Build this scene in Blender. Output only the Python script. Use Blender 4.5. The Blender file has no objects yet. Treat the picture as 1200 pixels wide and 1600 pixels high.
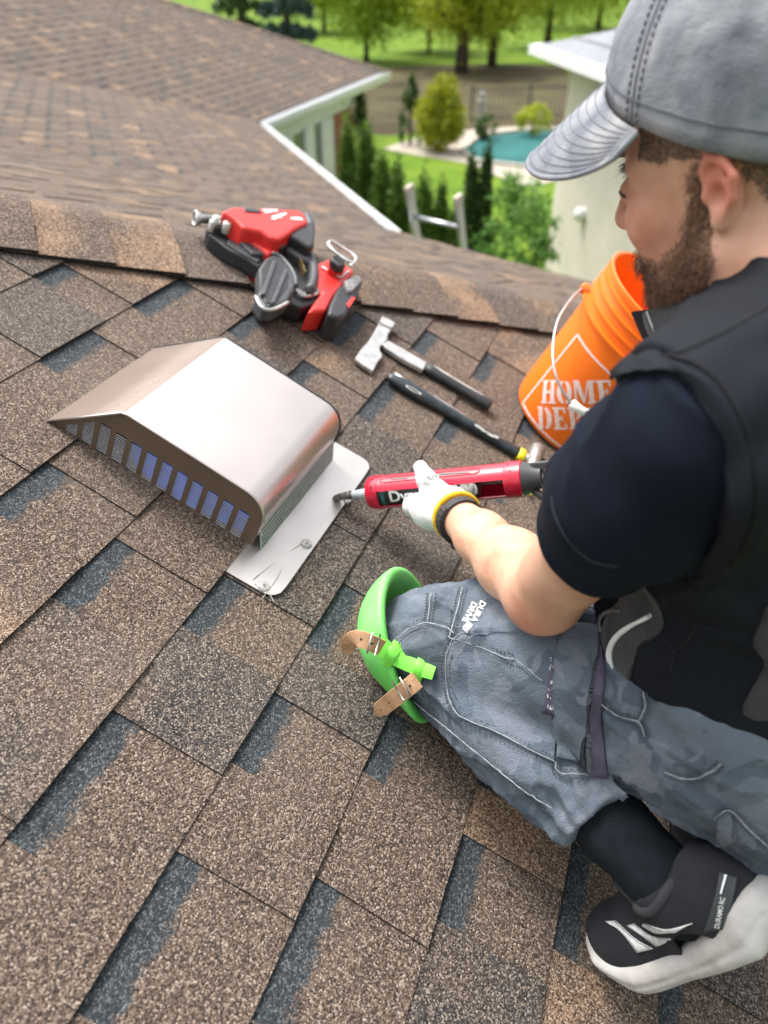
import bpy, bmesh, math, random
import numpy as np
from mathutils import Vector, Matrix
from mathutils.bvhtree import BVHTree
try:
    import openvdb as vdb
except ImportError:
    import pyopenvdb as vdb

# ---------------------------------------------------------------- view, measured from the photograph
# roof frame: V = down the near roof slope, U = along its shingle courses, N = roof normal, camera CH metres above the slope
FPX, CH = 1150.0, 0.83
_u = np.array([540, 863, FPX]); _u /= np.linalg.norm(_u)
_v = np.array([863, -540, 0.0]); _v /= np.linalg.norm(_v)
_n = np.cross(_u, _v)
_up = np.array([0, FPX, -863.0]); _up /= np.linalg.norm(_up)
PITCH = math.asin(-_v @ _up)
V = np.array([math.cos(PITCH), 0, -math.sin(PITCH)])
U = np.array([0, 1.0, 0])
N = np.array([math.sin(PITCH), 0, math.cos(PITCH)])
CAM = CH * N
def c2w(d):                     # camera-space direction (right, up, forward) -> world
    d = np.asarray(d, float); return (d @ _v) * V + (d @ _u) * U + (d @ _n) * N
def ray(x, y): return c2w([(x - 600) / FPX, (800 - y) / FPX, 1.0])
def K(x, y, z): return CAM + ray(x, y) * z                       # point at depth z
def hit(x, y, p0, nn):                                            # point on a plane
    r = ray(x, y); return CAM + r * (((p0 - CAM) @ nn) / (r @ nn))
def S(s, t, h=0.0): return s * V + t * U + h * N                  # near roof coordinates
def ST(x, y, h=0.0):                                              # pixel -> near roof (s, t) at height h
    p = hit(x, y, h * N, N); return float(p @ V), float(p @ U)
def RP(x, y, h=0.0): return hit(x, y, h * N, N)
RIGHT, CUP, FWD = c2w([1, 0, 0]), c2w([0, 1, 0]), c2w([0, 0, 1])
ZUP = np.array([0, 0, 1.0])
def pix(P):
    q = np.asarray(P) - CAM; z = q @ FWD
    return 600 + FPX * (q @ RIGHT) / z, 800 - FPX * (q @ CUP) / z, z
def unit(a): a = np.asarray(a, float); return a / np.linalg.norm(a)

scene = bpy.context.scene
COL = scene.collection
cam_data = bpy.data.cameras.new('camera'); cam = bpy.data.objects.new('camera', cam_data); COL.objects.link(cam)
cam_data.sensor_fit = 'VERTICAL'; cam_data.sensor_height = 36.0; cam_data.lens = FPX / 1600 * 36.0
cam_data.clip_start = 0.02; cam_data.clip_end = 600
cam.matrix_world = Matrix(((RIGHT[0], CUP[0], -FWD[0], CAM[0]), (RIGHT[1], CUP[1], -FWD[1], CAM[1]), (RIGHT[2], CUP[2], -FWD[2], CAM[2]), (0, 0, 0, 1)))
cam_data.dof.use_dof = True; cam_data.dof.focus_distance = 0.90; cam_data.dof.aperture_fstop = 3.3
scene.camera = cam
# overcast daylight: hazy sky plus a broad soft sun
SUN_EL, SUN_AZ = math.radians(62), math.radians(-62)            # azimuth of the sun, from +Y towards +X
world = bpy.data.worlds.new('World'); scene.world = world; world.use_nodes = True
wn = world.node_tree; bg = wn.nodes['Background']
sky = wn.nodes.new('ShaderNodeTexSky'); sky.sky_type = 'NISHITA'; sky.sun_disc = False
sky.sun_elevation = SUN_EL; sky.sun_rotation = SUN_AZ; sky.dust_density = 6.0; sky.air_density = 1.0; sky.ozone_density = 1.0
hs = wn.nodes.new('ShaderNodeHueSaturation'); hs.inputs['Saturation'].default_value = 0.22
wn.links.new(sky.outputs[0], hs.inputs['Color']); wn.links.new(hs.outputs[0], bg.inputs['Color'])
bg.inputs['Strength'].default_value = 0.15
sl = bpy.data.lights.new('sun', 'SUN'); sl.energy = 1.15; sl.angle = math.radians(14); sl.color = (1.0, 0.96, 0.9)
so = bpy.data.objects.new('sun', sl); COL.objects.link(so)
sd = Vector((math.sin(SUN_AZ) * math.cos(SUN_EL), math.cos(SUN_AZ) * math.cos(SUN_EL), math.sin(SUN_EL)))
so.rotation_euler = sd.to_track_quat('Z', 'Y').to_euler(); so.location = (0, 0, 20)
vs = scene.view_settings; vs.view_transform = 'Standard'; vs.look = 'None'; vs.gamma = 1.0; vs.use_curve_mapping = False
vs.exposure = 1.27

# ---------------------------------------------------------------- helpers: scene objects
def tag(o, label, cat, group=None, kind=None):
    if label: o['label'] = label
    if cat: o['category'] = cat
    if group: o['group'] = group
    if kind: o['kind'] = kind
    return o
def empty(name, loc, label=None, cat=None, group=None, kind=None):
    o = bpy.data.objects.new(name, None); COL.objects.link(o); o.location = loc; o.empty_display_size = .05
    return tag(o, label, cat, group, kind)
def base_loc(p):
    l = np.zeros(3)
    while p is not None: l = l + np.array(p.location); p = p.parent
    return l
def obj(name, vf, mat, parent=None, smooth=False, origin=None, bevel=0, seg=2, auto=None):
    """one mesh object from world-space vertices; its origin sits at its parent's (or at `origin`)"""
    v, f = vf[0], vf[1]
    v = np.asarray(v, float).reshape(-1, 3)
    pl = base_loc(parent)
    o_loc = pl if origin is None else np.asarray(origin, float)
    me = bpy.data.meshes.new(name)
    me.from_pydata((v - o_loc).tolist(), [], [list(map(int, q)) for q in f]); me.validate(); me.update()
    o = bpy.data.objects.new(name, me); COL.objects.link(o)
    o.location = o_loc - pl
    if parent is not None: o.parent = parent
    if mat is not None: me.materials.append(mat)
    if smooth: me.polygons.foreach_set('use_smooth', [True] * len(me.polygons))
    if auto is not None:
        me.polygons.foreach_set('use_smooth', [True] * len(me.polygons)); me.set_sharp_from_angle(angle=math.radians(auto))
    if bevel:
        m = o.modifiers.new('bevel', 'BEVEL'); m.width = bevel; m.segments = seg; m.limit_method = 'ANGLE'; m.angle_limit = math.radians(35)
        me.polygons.foreach_set('use_smooth', [True] * len(me.polygons))
        m.harden_normals = True
    return o
class MB:
    """collects shapes into one vertex / face list"""
    def __init__(s): s.v = []; s.f = []; s.n = 0
    def add(s, v, f):
        v = np.asarray(v, float).reshape(-1, 3); s.v.append(v); s.f += [[i + s.n for i in q] for q in f]; s.n += len(v); return s
    def vf(s): return (np.concatenate(s.v) if s.v else np.zeros((0, 3)), s.f)
def box(c, ax, ay, az, hx, hy, hz):
    c = np.asarray(c, float); v = []
    for sz in (-1, 1):
        for sx, sy in ((-1, -1), (1, -1), (1, 1), (-1, 1)): v.append(c + sx * hx * ax + sy * hy * ay + sz * hz * az)
    return np.array(v), [[0, 3, 2, 1], [4, 5, 6, 7], [0, 1, 5, 4], [1, 2, 6, 5], [2, 3, 7, 6], [3, 0, 4, 7]]
def wbox(x0, x1, y0, y1, z0, z1):
    return box([(x0 + x1) / 2, (y0 + y1) / 2, (z0 + z1) / 2], np.array([1., 0, 0]), np.array([0, 1., 0]), ZUP, (x1 - x0) / 2, (y1 - y0) / 2, (z1 - z0) / 2)
def prism(bot, top):
    """solid between two matching outlines (counter-clockwise seen from the top)"""
    n = len(bot); v = np.concatenate([bot, top])
    return v, [list(range(n))[::-1], list(range(n, 2 * n))] + [[i, (i + 1) % n, n + (i + 1) % n, n + i] for i in range(n)]
def roofprism(pts, h0, h1, hp=None, shrink=1.0):
    """pixel outline lying on the near roof: read at height hp, extruded between h0 and h1"""
    hp = h1 if hp is None else hp
    st = np.array([ST(x, y, hp) for x, y in pts])
    a = np.sum(st[:, 0] * np.roll(st[:, 1], -1) - np.roll(st[:, 0], -1) * st[:, 1])
    if a > 0: st = st[::-1]
    c = st.mean(0); st2 = c + (st - c) * shrink
    bot = np.array([S(s, t, h0) for s, t in st]); top = np.array([S(s, t, h1) for s, t in st2])
    # seen along +N, (s,t) is left-handed: reversed outline is counter-clockwise
    vv, ff = prism(bot, top); return vv, ff
def frames(pts):
    pts = np.asarray(pts, float); n = len(pts)
    tg = np.array([unit(pts[min(i + 1, n - 1)] - pts[max(i - 1, 0)]) for i in range(n)])
    a = np.array([0, 0, 1.]) if abs(tg[0][2]) < .9 else np.array([1., 0, 0])
    x = unit(np.cross(tg[0], a)); out = []
    for i in range(n):
        x = unit(x - tg[i] * (x @ tg[i])); out.append((x, np.cross(tg[i], x), tg[i]))
    return out
def tube(pts, r, seg=8, closed=False, cap=True, flat=1.0, fdir=None):
    pts = np.asarray(pts, float); n = len(pts); r = np.broadcast_to(np.asarray(r, float), (n,))
    fr = frames(pts); v = []; f = []
    for i in range(n):
        x, y, t = fr[i]
        if fdir is not None:
            y = unit(fdir[i] - t * (fdir[i] @ t)) if np.ndim(fdir) == 2 else unit(fdir - t * (fdir @ t)); x = np.cross(y, t)
        for k in range(seg):
            a = 2 * math.pi * k / seg; v.append(pts[i] + r[i] * (math.cos(a) * x + math.sin(a) * flat * y))
    m = n if closed else n - 1
    for i in range(m):
        for k in range(seg):
            a, b = i * seg + k, i * seg + (k + 1) % seg; j = (i + 1) % n
            f.append([a, b, j * seg + (k + 1) % seg, j * seg + k])
    if cap and not closed: f += [list(range(seg))[::-1], list(range((n - 1) * seg, n * seg))]
    return np.array(v), f
def lathe(c, axis, prof, seg=24, x=None, a0=0, a1=2 * math.pi, cap=False):
    """prof: (radius, height along axis)"""
    axis = unit(axis); x = unit(np.cross(axis, [0.3, .9, .1])) if x is None else unit(x - axis * (x @ axis)); y = np.cross(axis, x)
    full = abs(a1 - a0 - 2 * math.pi) < 1e-6; m = seg if full else seg + 1; v = []; f = []
    for r, h in prof:
        for k in range(m):
            a = a0 + (a1 - a0) * k / seg; v.append(c + axis * h + r * (math.cos(a) * x + math.sin(a) * y))
    for i in range(len(prof) - 1):
        for k in range(seg):
            k2 = (k + 1) % m; f.append([i * m + k, i * m + k2, (i + 1) * m + k2, (i + 1) * m + k])
    if cap: f += [list(range(m))[::-1], list(range((len(prof) - 1) * m, len(prof) * m))]
    return np.array(v), f
def bez(pts, n=24):
    """smooth curve through points (Catmull-Rom)"""
    p = np.asarray(pts, float); p = np.concatenate([[2 * p[0] - p[1]], p, [2 * p[-1] - p[-2]]]); out = []
    segs = len(p) - 3
    for q in np.linspace(0, segs - 1e-9, n):
        i = int(q); t = q - i; a, b, c, d = p[i:i + 4]
        out.append(.5 * (2 * b + (c - a) * t + (2 * a - 5 * b + 4 * c - d) * t * t + (3 * b - a - 3 * c + d) * t ** 3))
    return np.array(out)

# ---------------------------------------------------------------- helpers: materials
def nd(nt, typ, **kw):
    n = nt.nodes.new(typ)
    for k, val in kw.items():
        if k in n.inputs.keys():
            n.inputs[k].default_value = val
        else: setattr(n, k, val)
    return n
def mat_new(name):
    m = bpy.data.materials.new(name); m.use_nodes = True; nt = m.node_tree; return m, nt, nt.nodes['Principled BSDF']
def ramp(nt, stops, interp='LINEAR'):
    r = nt.nodes.new('ShaderNodeValToRGB'); cr = r.color_ramp; cr.interpolation = interp
    while len(cr.elements) < len(stops): cr.elements.new(.5)
    for e, (p, c) in zip(cr.elements, stops): e.position = p; e.color = (*c, 1) if len(c) == 3 else c
    return r
def mat(name, col, rough=.5, metal=0.0, noise=.12, scale=40, bump=0.0, bscale=None, spec=.5, coat=0, sss=0, col2=None, nstops=(.35, .65), detail=4, sheen=0):
    """plain material with a little procedural unevenness in colour and relief"""
    m, nt, b = mat_new(name); L = nt.links
    b.inputs['Roughness'].default_value = rough; b.inputs['Metallic'].default_value = metal; b.inputs['Specular IOR Level'].default_value = spec
    if coat: b.inputs['Coat Weight'].default_value = coat; b.inputs['Coat Roughness'].default_value = .15
    if sss: b.inputs['Subsurface Weight'].default_value = sss; b.inputs['Subsurface Radius'].default_value = (.6, .22, .12); b.inputs['Subsurface Scale'].default_value = .012
    if sheen: b.inputs['Sheen Weight'].default_value = sheen; b.inputs['Sheen Roughness'].default_value = .4
    g = nd(nt, 'ShaderNodeNewGeometry'); t = nd(nt, 'ShaderNodeTexNoise', Scale=scale, Detail=detail); L.new(g.outputs['Position'], t.inputs['Vector'])
    c = np.array(col); c2 = np.array(col2) if col2 is not None else np.clip(c * (1 + noise), 0, 1)
    c1 = c if col2 is not None else c * (1 - noise)
    r = ramp(nt, [(nstops[0], tuple(c1)), (nstops[1], tuple(c2))]); L.new(t.outputs['Fac'], r.inputs['Fac']); L.new(r.outputs['Color'], b.inputs['Base Color'])
    if bump:
        t2 = nd(nt, 'ShaderNodeTexNoise', Scale=bscale or scale * 4, Detail=5); L.new(g.outputs['Position'], t2.inputs['Vector'])
        bp = nd(nt, 'ShaderNodeBump', Strength=bump, Distance=.002); L.new(t2.outputs['Fac'], bp.inputs['Height']); L.new(bp.outputs['Normal'], b.inputs['Normal'])
    return m
def shingle_mat(name, gscale=330):
    """mineral granules: speckles per cell, a tone per shingle, a dark shadow band under the course above"""
    m, nt, b = mat_new(name); L = nt.links
    g = nd(nt, 'ShaderNodeNewGeometry'); pos = g.outputs['Position']
    vo = nd(nt, 'ShaderNodeTexVoronoi', Scale=gscale); L.new(pos, vo.inputs['Vector'])
    sep = nd(nt, 'ShaderNodeSeparateColor'); L.new(vo.outputs['Color'], sep.inputs[0])
    body = ramp(nt, [(0, (.028, .022, .019)), (.22, (.057, .043, .036)), (.48, (.103, .073, .056)), (.74, (.160, .115, .087)), (.88, (.22, .17, .135)), (1, (.35, .285, .23))]); L.new(sep.outputs[0], body.inputs['Fac'])
    tan = ramp(nt, [(0, (.045, .033, .025)), (.25, (.13, .08, .054)), (.55, (.235, .148, .092)), (.8, (.34, .225, .145)), (1, (.48, .36, .26))]); L.new(sep.outputs[0], tan.inputs['Fac'])
    dark = ramp(nt, [(0, (.018, .018, .02)), (.3, (.04, .036, .035)), (.6, (.085, .07, .062)), (.85, (.16, .13, .11)), (1, (.32, .26, .21))]); L.new(sep.outputs[0], dark.inputs['Fac'])
    at = nd(nt, 'ShaderNodeAttribute', attribute_name='tone')
    n1 = nd(nt, 'ShaderNodeTexNoise', Scale=7.0, Detail=3); L.new(pos, n1.inputs['Vector'])
    ad = nd(nt, 'ShaderNodeMath', operation='MULTIPLY_ADD'); L.new(n1.outputs['Fac'], ad.inputs[0]); ad.inputs[1].default_value = .9; L.new(at.outputs['Fac'], ad.inputs[2])
    tf = nd(nt, 'ShaderNodeMapRange'); tf.inputs['From Min'].default_value = 1.05; tf.inputs['From Max'].default_value = 1.25; L.new(ad.outputs[0], tf.inputs['Value'])
    df = nd(nt, 'ShaderNodeMapRange'); df.inputs['From Min'].default_value = .72; df.inputs['From Max'].default_value = .5; L.new(ad.outputs[0], df.inputs['Value'])
    m1 = nd(nt, 'ShaderNodeMix', data_type='RGBA'); L.new(tf.outputs[0], m1.inputs['Factor']); L.new(body.outputs[0], m1.inputs['A']); L.new(tan.outputs[0], m1.inputs['B'])
    m2 = nd(nt, 'ShaderNodeMix', data_type='RGBA'); L.new(df.outputs[0], m2.inputs['Factor']); L.new(m1.outputs['Result'], m2.inputs['A']); L.new(dark.outputs[0], m2.inputs['B'])
    # dusty, sun-bleached patches
    n3 = nd(nt, 'ShaderNodeTexNoise', Scale=3.1, Detail=2); L.new(pos, n3.inputs['Vector'])
    dr = nd(nt, 'ShaderNodeMapRange'); dr.inputs['From Min'].default_value = .48; dr.inputs['From Max'].default_value = .75; dr.inputs['To Max'].default_value = .26; L.new(n3.outputs['Fac'], dr.inputs['Value'])
    m3 = nd(nt, 'ShaderNodeMix', data_type='RGBA'); L.new(dr.outputs[0], m3.inputs['Factor']); L.new(m2.outputs['Result'], m3.inputs['A']); m3.inputs['B'].default_value = (.22, .185, .155, 1)
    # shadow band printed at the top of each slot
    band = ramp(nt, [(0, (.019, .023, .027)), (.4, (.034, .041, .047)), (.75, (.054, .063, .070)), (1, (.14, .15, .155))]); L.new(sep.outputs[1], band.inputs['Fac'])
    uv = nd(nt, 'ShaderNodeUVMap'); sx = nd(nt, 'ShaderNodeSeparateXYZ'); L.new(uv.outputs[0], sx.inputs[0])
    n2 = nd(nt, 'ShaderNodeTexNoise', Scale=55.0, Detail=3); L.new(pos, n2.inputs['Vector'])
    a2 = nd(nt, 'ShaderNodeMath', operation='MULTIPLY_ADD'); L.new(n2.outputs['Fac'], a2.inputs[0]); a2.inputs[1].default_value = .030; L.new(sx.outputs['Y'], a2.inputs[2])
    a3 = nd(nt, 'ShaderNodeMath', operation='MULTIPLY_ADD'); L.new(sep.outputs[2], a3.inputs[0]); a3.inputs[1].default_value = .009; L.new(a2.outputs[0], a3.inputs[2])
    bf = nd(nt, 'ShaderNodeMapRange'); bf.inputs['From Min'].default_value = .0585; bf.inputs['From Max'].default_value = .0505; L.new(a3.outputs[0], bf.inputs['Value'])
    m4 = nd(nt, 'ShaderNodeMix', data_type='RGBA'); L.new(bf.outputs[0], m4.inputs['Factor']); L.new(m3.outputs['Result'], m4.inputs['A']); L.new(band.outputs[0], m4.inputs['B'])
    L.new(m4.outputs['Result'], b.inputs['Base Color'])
    b.inputs['Roughness'].default_value = .9; b.inputs['Specular IOR Level'].default_value = .2
    bp = nd(nt, 'ShaderNodeBump', Strength=.75, Distance=.0016); L.new(vo.outputs['Distance'], bp.inputs['Height']); bp.invert = True; L.new(bp.outputs[0], b.inputs['Normal'])
    return m
# ================================================================ THE HOUSE: roof slopes, shingles, hip, eaves, wall
rng = random.Random(7); nrng = np.random.default_rng(7)
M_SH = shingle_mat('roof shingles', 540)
M_EDGE = mat('asphalt shingle edge', (.014, .013, .012), .85, noise=.3, scale=200)
M_FELT = mat('roofing felt', (.03, .03, .032), .9, noise=.3, scale=60)
M_WHITE = mat('white painted aluminium', (.74, .75, .76), .45, noise=.05, scale=8)
EXPO = .1455
house = empty('house', S(0, 0, 0), 'brick house with brown shingle roof, the roof the kneeling person works on', 'house')

# hip fold between the near slope and the far slope
_s1, _t1 = ST(67, 413); _s2, _t2 = ST(860, 530)
hd = unit([_s2 - _s1, _t2 - _t1]); hp_ = np.array([-hd[1], hd[0]])
FO = S(_s1 + .15 * hp_[0], _t1 + .15 * hp_[1]); FD = hd[0] * V + hd[1] * U
_g = np.array([math.cos(math.radians(68.6)), math.sin(math.radians(68.6))]); _k = -FD[2] / (_g @ FD[:2])
N3 = unit([_k * _g[0], _k * _g[1], 1]); EC = hit(605, 360, FO, N3)
GC = hit(400, 190, EC, ZUP); HC = hit(600, 110, GC, ZUP)
_gd = unit((GC - EC)[:2]); N2 = unit([_gd[1] * .26, -_gd[0] * .26, 1])
A2 = hit(0, 110, GC, N2); NW = np.cross(HC - GC, A2 - GC); NW = unit(NW / NW[2])
VD = unit(np.cross(N3, N2)); VD = -VD if VD[0] > 0 else VD
HIPB = FO + FD * ((EC[2] - FO[2]) / FD[2]); WH = hit(255, 0, GC, NW)
def down(nn): return unit(np.array([0, 0, -1.0]) - nn * (-nn[2]))

def clip(poly, cv):
    """clip polygon by convex polygon cv (both 2-D, cv counter-clockwise)"""
    out = [np.array(p, float) for p in poly]
    for i in range(len(cv)):
        a, b = np.array(cv[i]), np.array(cv[(i + 1) % len(cv)]); e = b - a; nxt = []
        side = lambda p: e[0] * (p[1] - a[1]) - e[1] * (p[0] - a[0])
        for j in range(len(out)):
            p, q = out[j], out[(j + 1) % len(out)]; sp, sq = side(p), side(q)
            if sp >= 0: nxt.append(p)
            if sp * sq < 0: nxt.append(p + (q - p) * (sp / (sp - sq)))
        out = nxt
        if len(out) < 3: return []
    return out
def shingle_piece(poly, O, dv, du, nn, s_top, e, h0, rise, thick, band):
    """solid piece lying on a slope: poly in (s,t); its lower butt edge rides up on the course below"""
    poly = np.array(poly); n = len(poly)
    hh = h0 + (poly[:, 0] - s_top) / e * rise
    bot = O + poly[:, :1] * dv + poly[:, 1:] * du + hh[:, None] * nn
    top = bot + thick * nn
    vv, ff = prism(bot, top)
    uv = np.stack([poly[:, 1], (poly[:, 0] - s_top) if band else np.ones(n)], 1)
    return vv, ff, np.concatenate([uv, uv])
def set_attrs(o, uv, tone):
    me = o.data; l = me.uv_layers.new(name='uv')
    idx = np.empty(len(me.loops), int); me.loops.foreach_get('vertex_index', idx)
    l.data.foreach_set('uv', np.asarray(uv, np.float32)[idx].ravel())
    a = me.attributes.new('tone', 'FLOAT', 'POINT'); a.data.foreach_set('value', np.broadcast_to(np.asarray(tone, np.float32), (len(me.vertices),)).copy())
def rtone():
    q = rng.random()
    return rng.uniform(.3, .54) if q < .56 else (rng.uniform(.58, .76) if q < .80 else rng.uniform(.0, .18))

def edge_mat(o, thr=.6):
    me = o.data; me.materials.append(M_EDGE); nn = np.empty(len(me.polygons) * 3); me.polygons.foreach_get('normal', nn); nn = nn.reshape(-1, 3)
    me.polygons.foreach_set('material_index', (nn[:, 2] < thr).astype(np.int32))
TABS = []      # (screen size, slope object, verts, faces, uv, tone)
def face_shingles(slope, O, nn, cvx_world, slots_known=None, s_phase=None, jit=.0008, thick=.0030):
    dv = down(nn); du = unit(np.cross(nn, dv)); du = du if du @ U > 0 or abs(du @ U) < .2 and du[0] > 0 else -du
    cv = [np.array([(p - O) @ dv, (p - O) @ du]) for p in cvx_world]
    ar = sum(cv[i][0] * cv[(i + 1) % len(cv)][1] - cv[(i + 1) % len(cv)][0] * cv[i][1] for i in range(len(cv)))
    flip = ar < 0; cv = cv[::-1] if flip else cv
    flipface = (np.cross(dv, du) @ nn) < 0
    smin, smax = min(c[0] for c in cv), max(c[0] for c in cv); tmin, tmax = min(c[1] for c in cv), max(c[1] for c in cv)
    ph = s_phase if s_phase is not None else smin + .02
    i0, i1 = math.floor((smin - ph) / EXPO), math.ceil((smax - ph) / EXPO)
    sv, sf, su, sn = [], [], [], 0
    for i in range(i0, i1):
        st, sb = ph + i * EXPO, ph + (i + 1) * EXPO
        # continuous lower laminate of the course
        ts = np.arange(tmin, tmax + .2, .2); edge = [(sb + rng.uniform(-1, 1) * jit, t) for t in ts]
        poly = [(st - .03, ts[0]), *[]] + edge + [(st - .03, ts[-1])]
        poly = clip(poly, cv)
        if poly:
            if flipface: poly = poly[::-1]
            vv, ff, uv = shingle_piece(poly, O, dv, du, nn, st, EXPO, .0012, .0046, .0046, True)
            sv.append(vv); su.append(uv); sf += [[q + sn for q in f] for f in ff]; sn += len(vv)
        # slots between the raised tabs
        slots = sorted(slots_known.get(i, [])) if slots_known else []
        lo, hi = (slots[0][0], slots[-1][1]) if slots else (tmin, tmin)
        if slots:
            t = lo - rng.uniform(.12, .24)
            while t > tmin: w = rng.uniform(.07, .17); slots.append((t - w, t)); t -= w + rng.uniform(.12, .26)
        t = hi + rng.uniform(.08, .24)
        while t < tmax: w = rng.uniform(.07, .17); slots.append((t, t + w)); t += w + rng.uniform(.12, .26)
        slots.sort(); t = tmin - .05; tabs = []
        for a, b in slots + [(tmax + .05, tmax + .1)]:
            if a - t > .03:
                if a - t > .34:
                    m_ = t + (a - t) * rng.uniform(.4, .6); tabs += [(t, m_ - .0012), (m_ + .0012, a)]
                else: tabs.append((t, a))
            t = b
        for a, b in tabs:
            ns = max(1, int((b - a) / .06)); j = lambda: rng.uniform(-1, 1) * jit
            bottom = [(sb + j(), a + (b - a) * q / ns + (j() if 0 < q < ns else 0)) for q in range(ns + 1)]
            sk = rng.uniform(-.003, .003)
            poly = [(st - .028, a)] + bottom[:1] + bottom[1:-1] + bottom[-1:] + [(st - .028, b)]
            poly = [(p, q + sk * ((p - st) / EXPO)) for p, q in poly]
            poly = clip(poly, cv)
            if not poly: continue
            if flipface: poly = poly[::-1]
            vv, ff, uv = shingle_piece(poly, O, dv, du, nn, st, EXPO, .0054, .0046 + rng.uniform(0, .0006), thick, False)
            c = vv.mean(0); x, y, z = pix(c)
            size = 0
            if z > .1 and -40 < x < 1240 and -40 < y < 1640:
                px = np.array([pix(p)[:2] for p in vv[len(vv) // 2:]]); size = float(np.ptp(px[:, 0]) * np.ptp(px[:, 1]))
            TABS.append((size, slope, vv, ff, uv, rtone()))
    o = obj('shingle_course', (np.concatenate(sv), sf), M_SH, slope); o['kind'] = 'stuff'; set_attrs(o, np.concatenate(su), .46); edge_mat(o)

def slope_sheet(name, pts, nn, parent):
    pts = [np.array(p) for p in pts]
    if np.cross(pts[1] - pts[0], pts[2] - pts[1]) @ nn < 0: pts = pts[::-1]
    return obj(name, prism(np.array(pts) - .06 * nn, np.array(pts) - .002 * nn), M_FELT, parent)

# slots read off the photograph: course index -> list of (t0, t1)
SLOT_PX = {-5: [(110, 425, 53, 440)], -4: [(143, 523, 60, 573), (290, 447, 203, 485)], -3: [(77, 730, -20, 800), (415, 487, 355, 525)],
 -2: [(185, 850, 90, 945), (560, 495, 515, 540), (485, 575, 440, 620)],
 -1: [(360, 910, 295, 990), (200, 1130, 25, 1325), (605, 600, 558, 655), (665, 520, 640, 550)],
 0: [(540, 920, 475, 1010), (440, 1095, 365, 1200), (300, 1350, 120, 1585), (755, 552, 730, 590), (695, 650, 670, 685)],
 1: [(500, 1380, 400, 1600), (615, 1120, 565, 1210)], 2: [(725, 1310, 670, 1435), (762, 1195, 735, 1225)], 3: [(890, 1320, 850, 1480)]}
SLOTS = {i: [tuple(sorted((ST(a, b)[1], ST(c, d)[1]))) for a, b, c, d in l] for i, l in SLOT_PX.items()}

FT = lambda q: FO + FD * q
near_pts = [S(-2.2, -1.3), S(2.4, -1.3), FT((2.4 - FO @ V) / hd[0]), FT((-2.2 - FO @ V) / hd[0])]
slope_n = slope_sheet('roof_slope', near_pts, N, house)
face_shingles(slope_n, np.zeros(3), N, near_pts, SLOTS, .0025)
VT = EC + VD * 4.6
f3_pts = [EC, HIPB, FT(-2.3), VT]
slope_3 = slope_sheet('roof_slope', f3_pts, N3, house); face_shingles(slope_3, EC, N3, f3_pts, thick=.0022)
A2x = GC + (A2 - GC) * 1.5
f2_pts = [EC, GC, A2x, VT]
slope_2 = slope_sheet('roof_slope', f2_pts, N2, house); face_shingles(slope_2, EC, N2, f2_pts, thick=.0026)
w_pts = [GC, HC, HC + (WH - HC) * 1.55, A2x]
slope_w = slope_sheet('roof_slope', w_pts, NW, house); face_shingles(slope_w, GC, NW, w_pts, thick=.0026)

TABS.sort(key=lambda q: -q[0])
for size, sl_, vv, ff, uv, tone in TABS[:270]:
    o = obj('shingle', (vv, ff), M_SH, sl_); set_attrs(o, uv, tone); edge_mat(o)
for sl_ in (slope_n, slope_3, slope_2, slope_w):
    mb = MB(); uvs = []; tn = []
    for size, s2_, vv, ff, uv, tone in TABS[270:]:
        if s2_ is sl_: mb.add(vv, ff); uvs.append(uv); tn += [tone] * len(vv)
    if mb.n:
        o = obj('shingle_field', mb.vf(), M_SH, sl_); o['kind'] = 'stuff'; set_attrs(o, np.concatenate(uvs), np.array(tn)); edge_mat(o)

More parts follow.
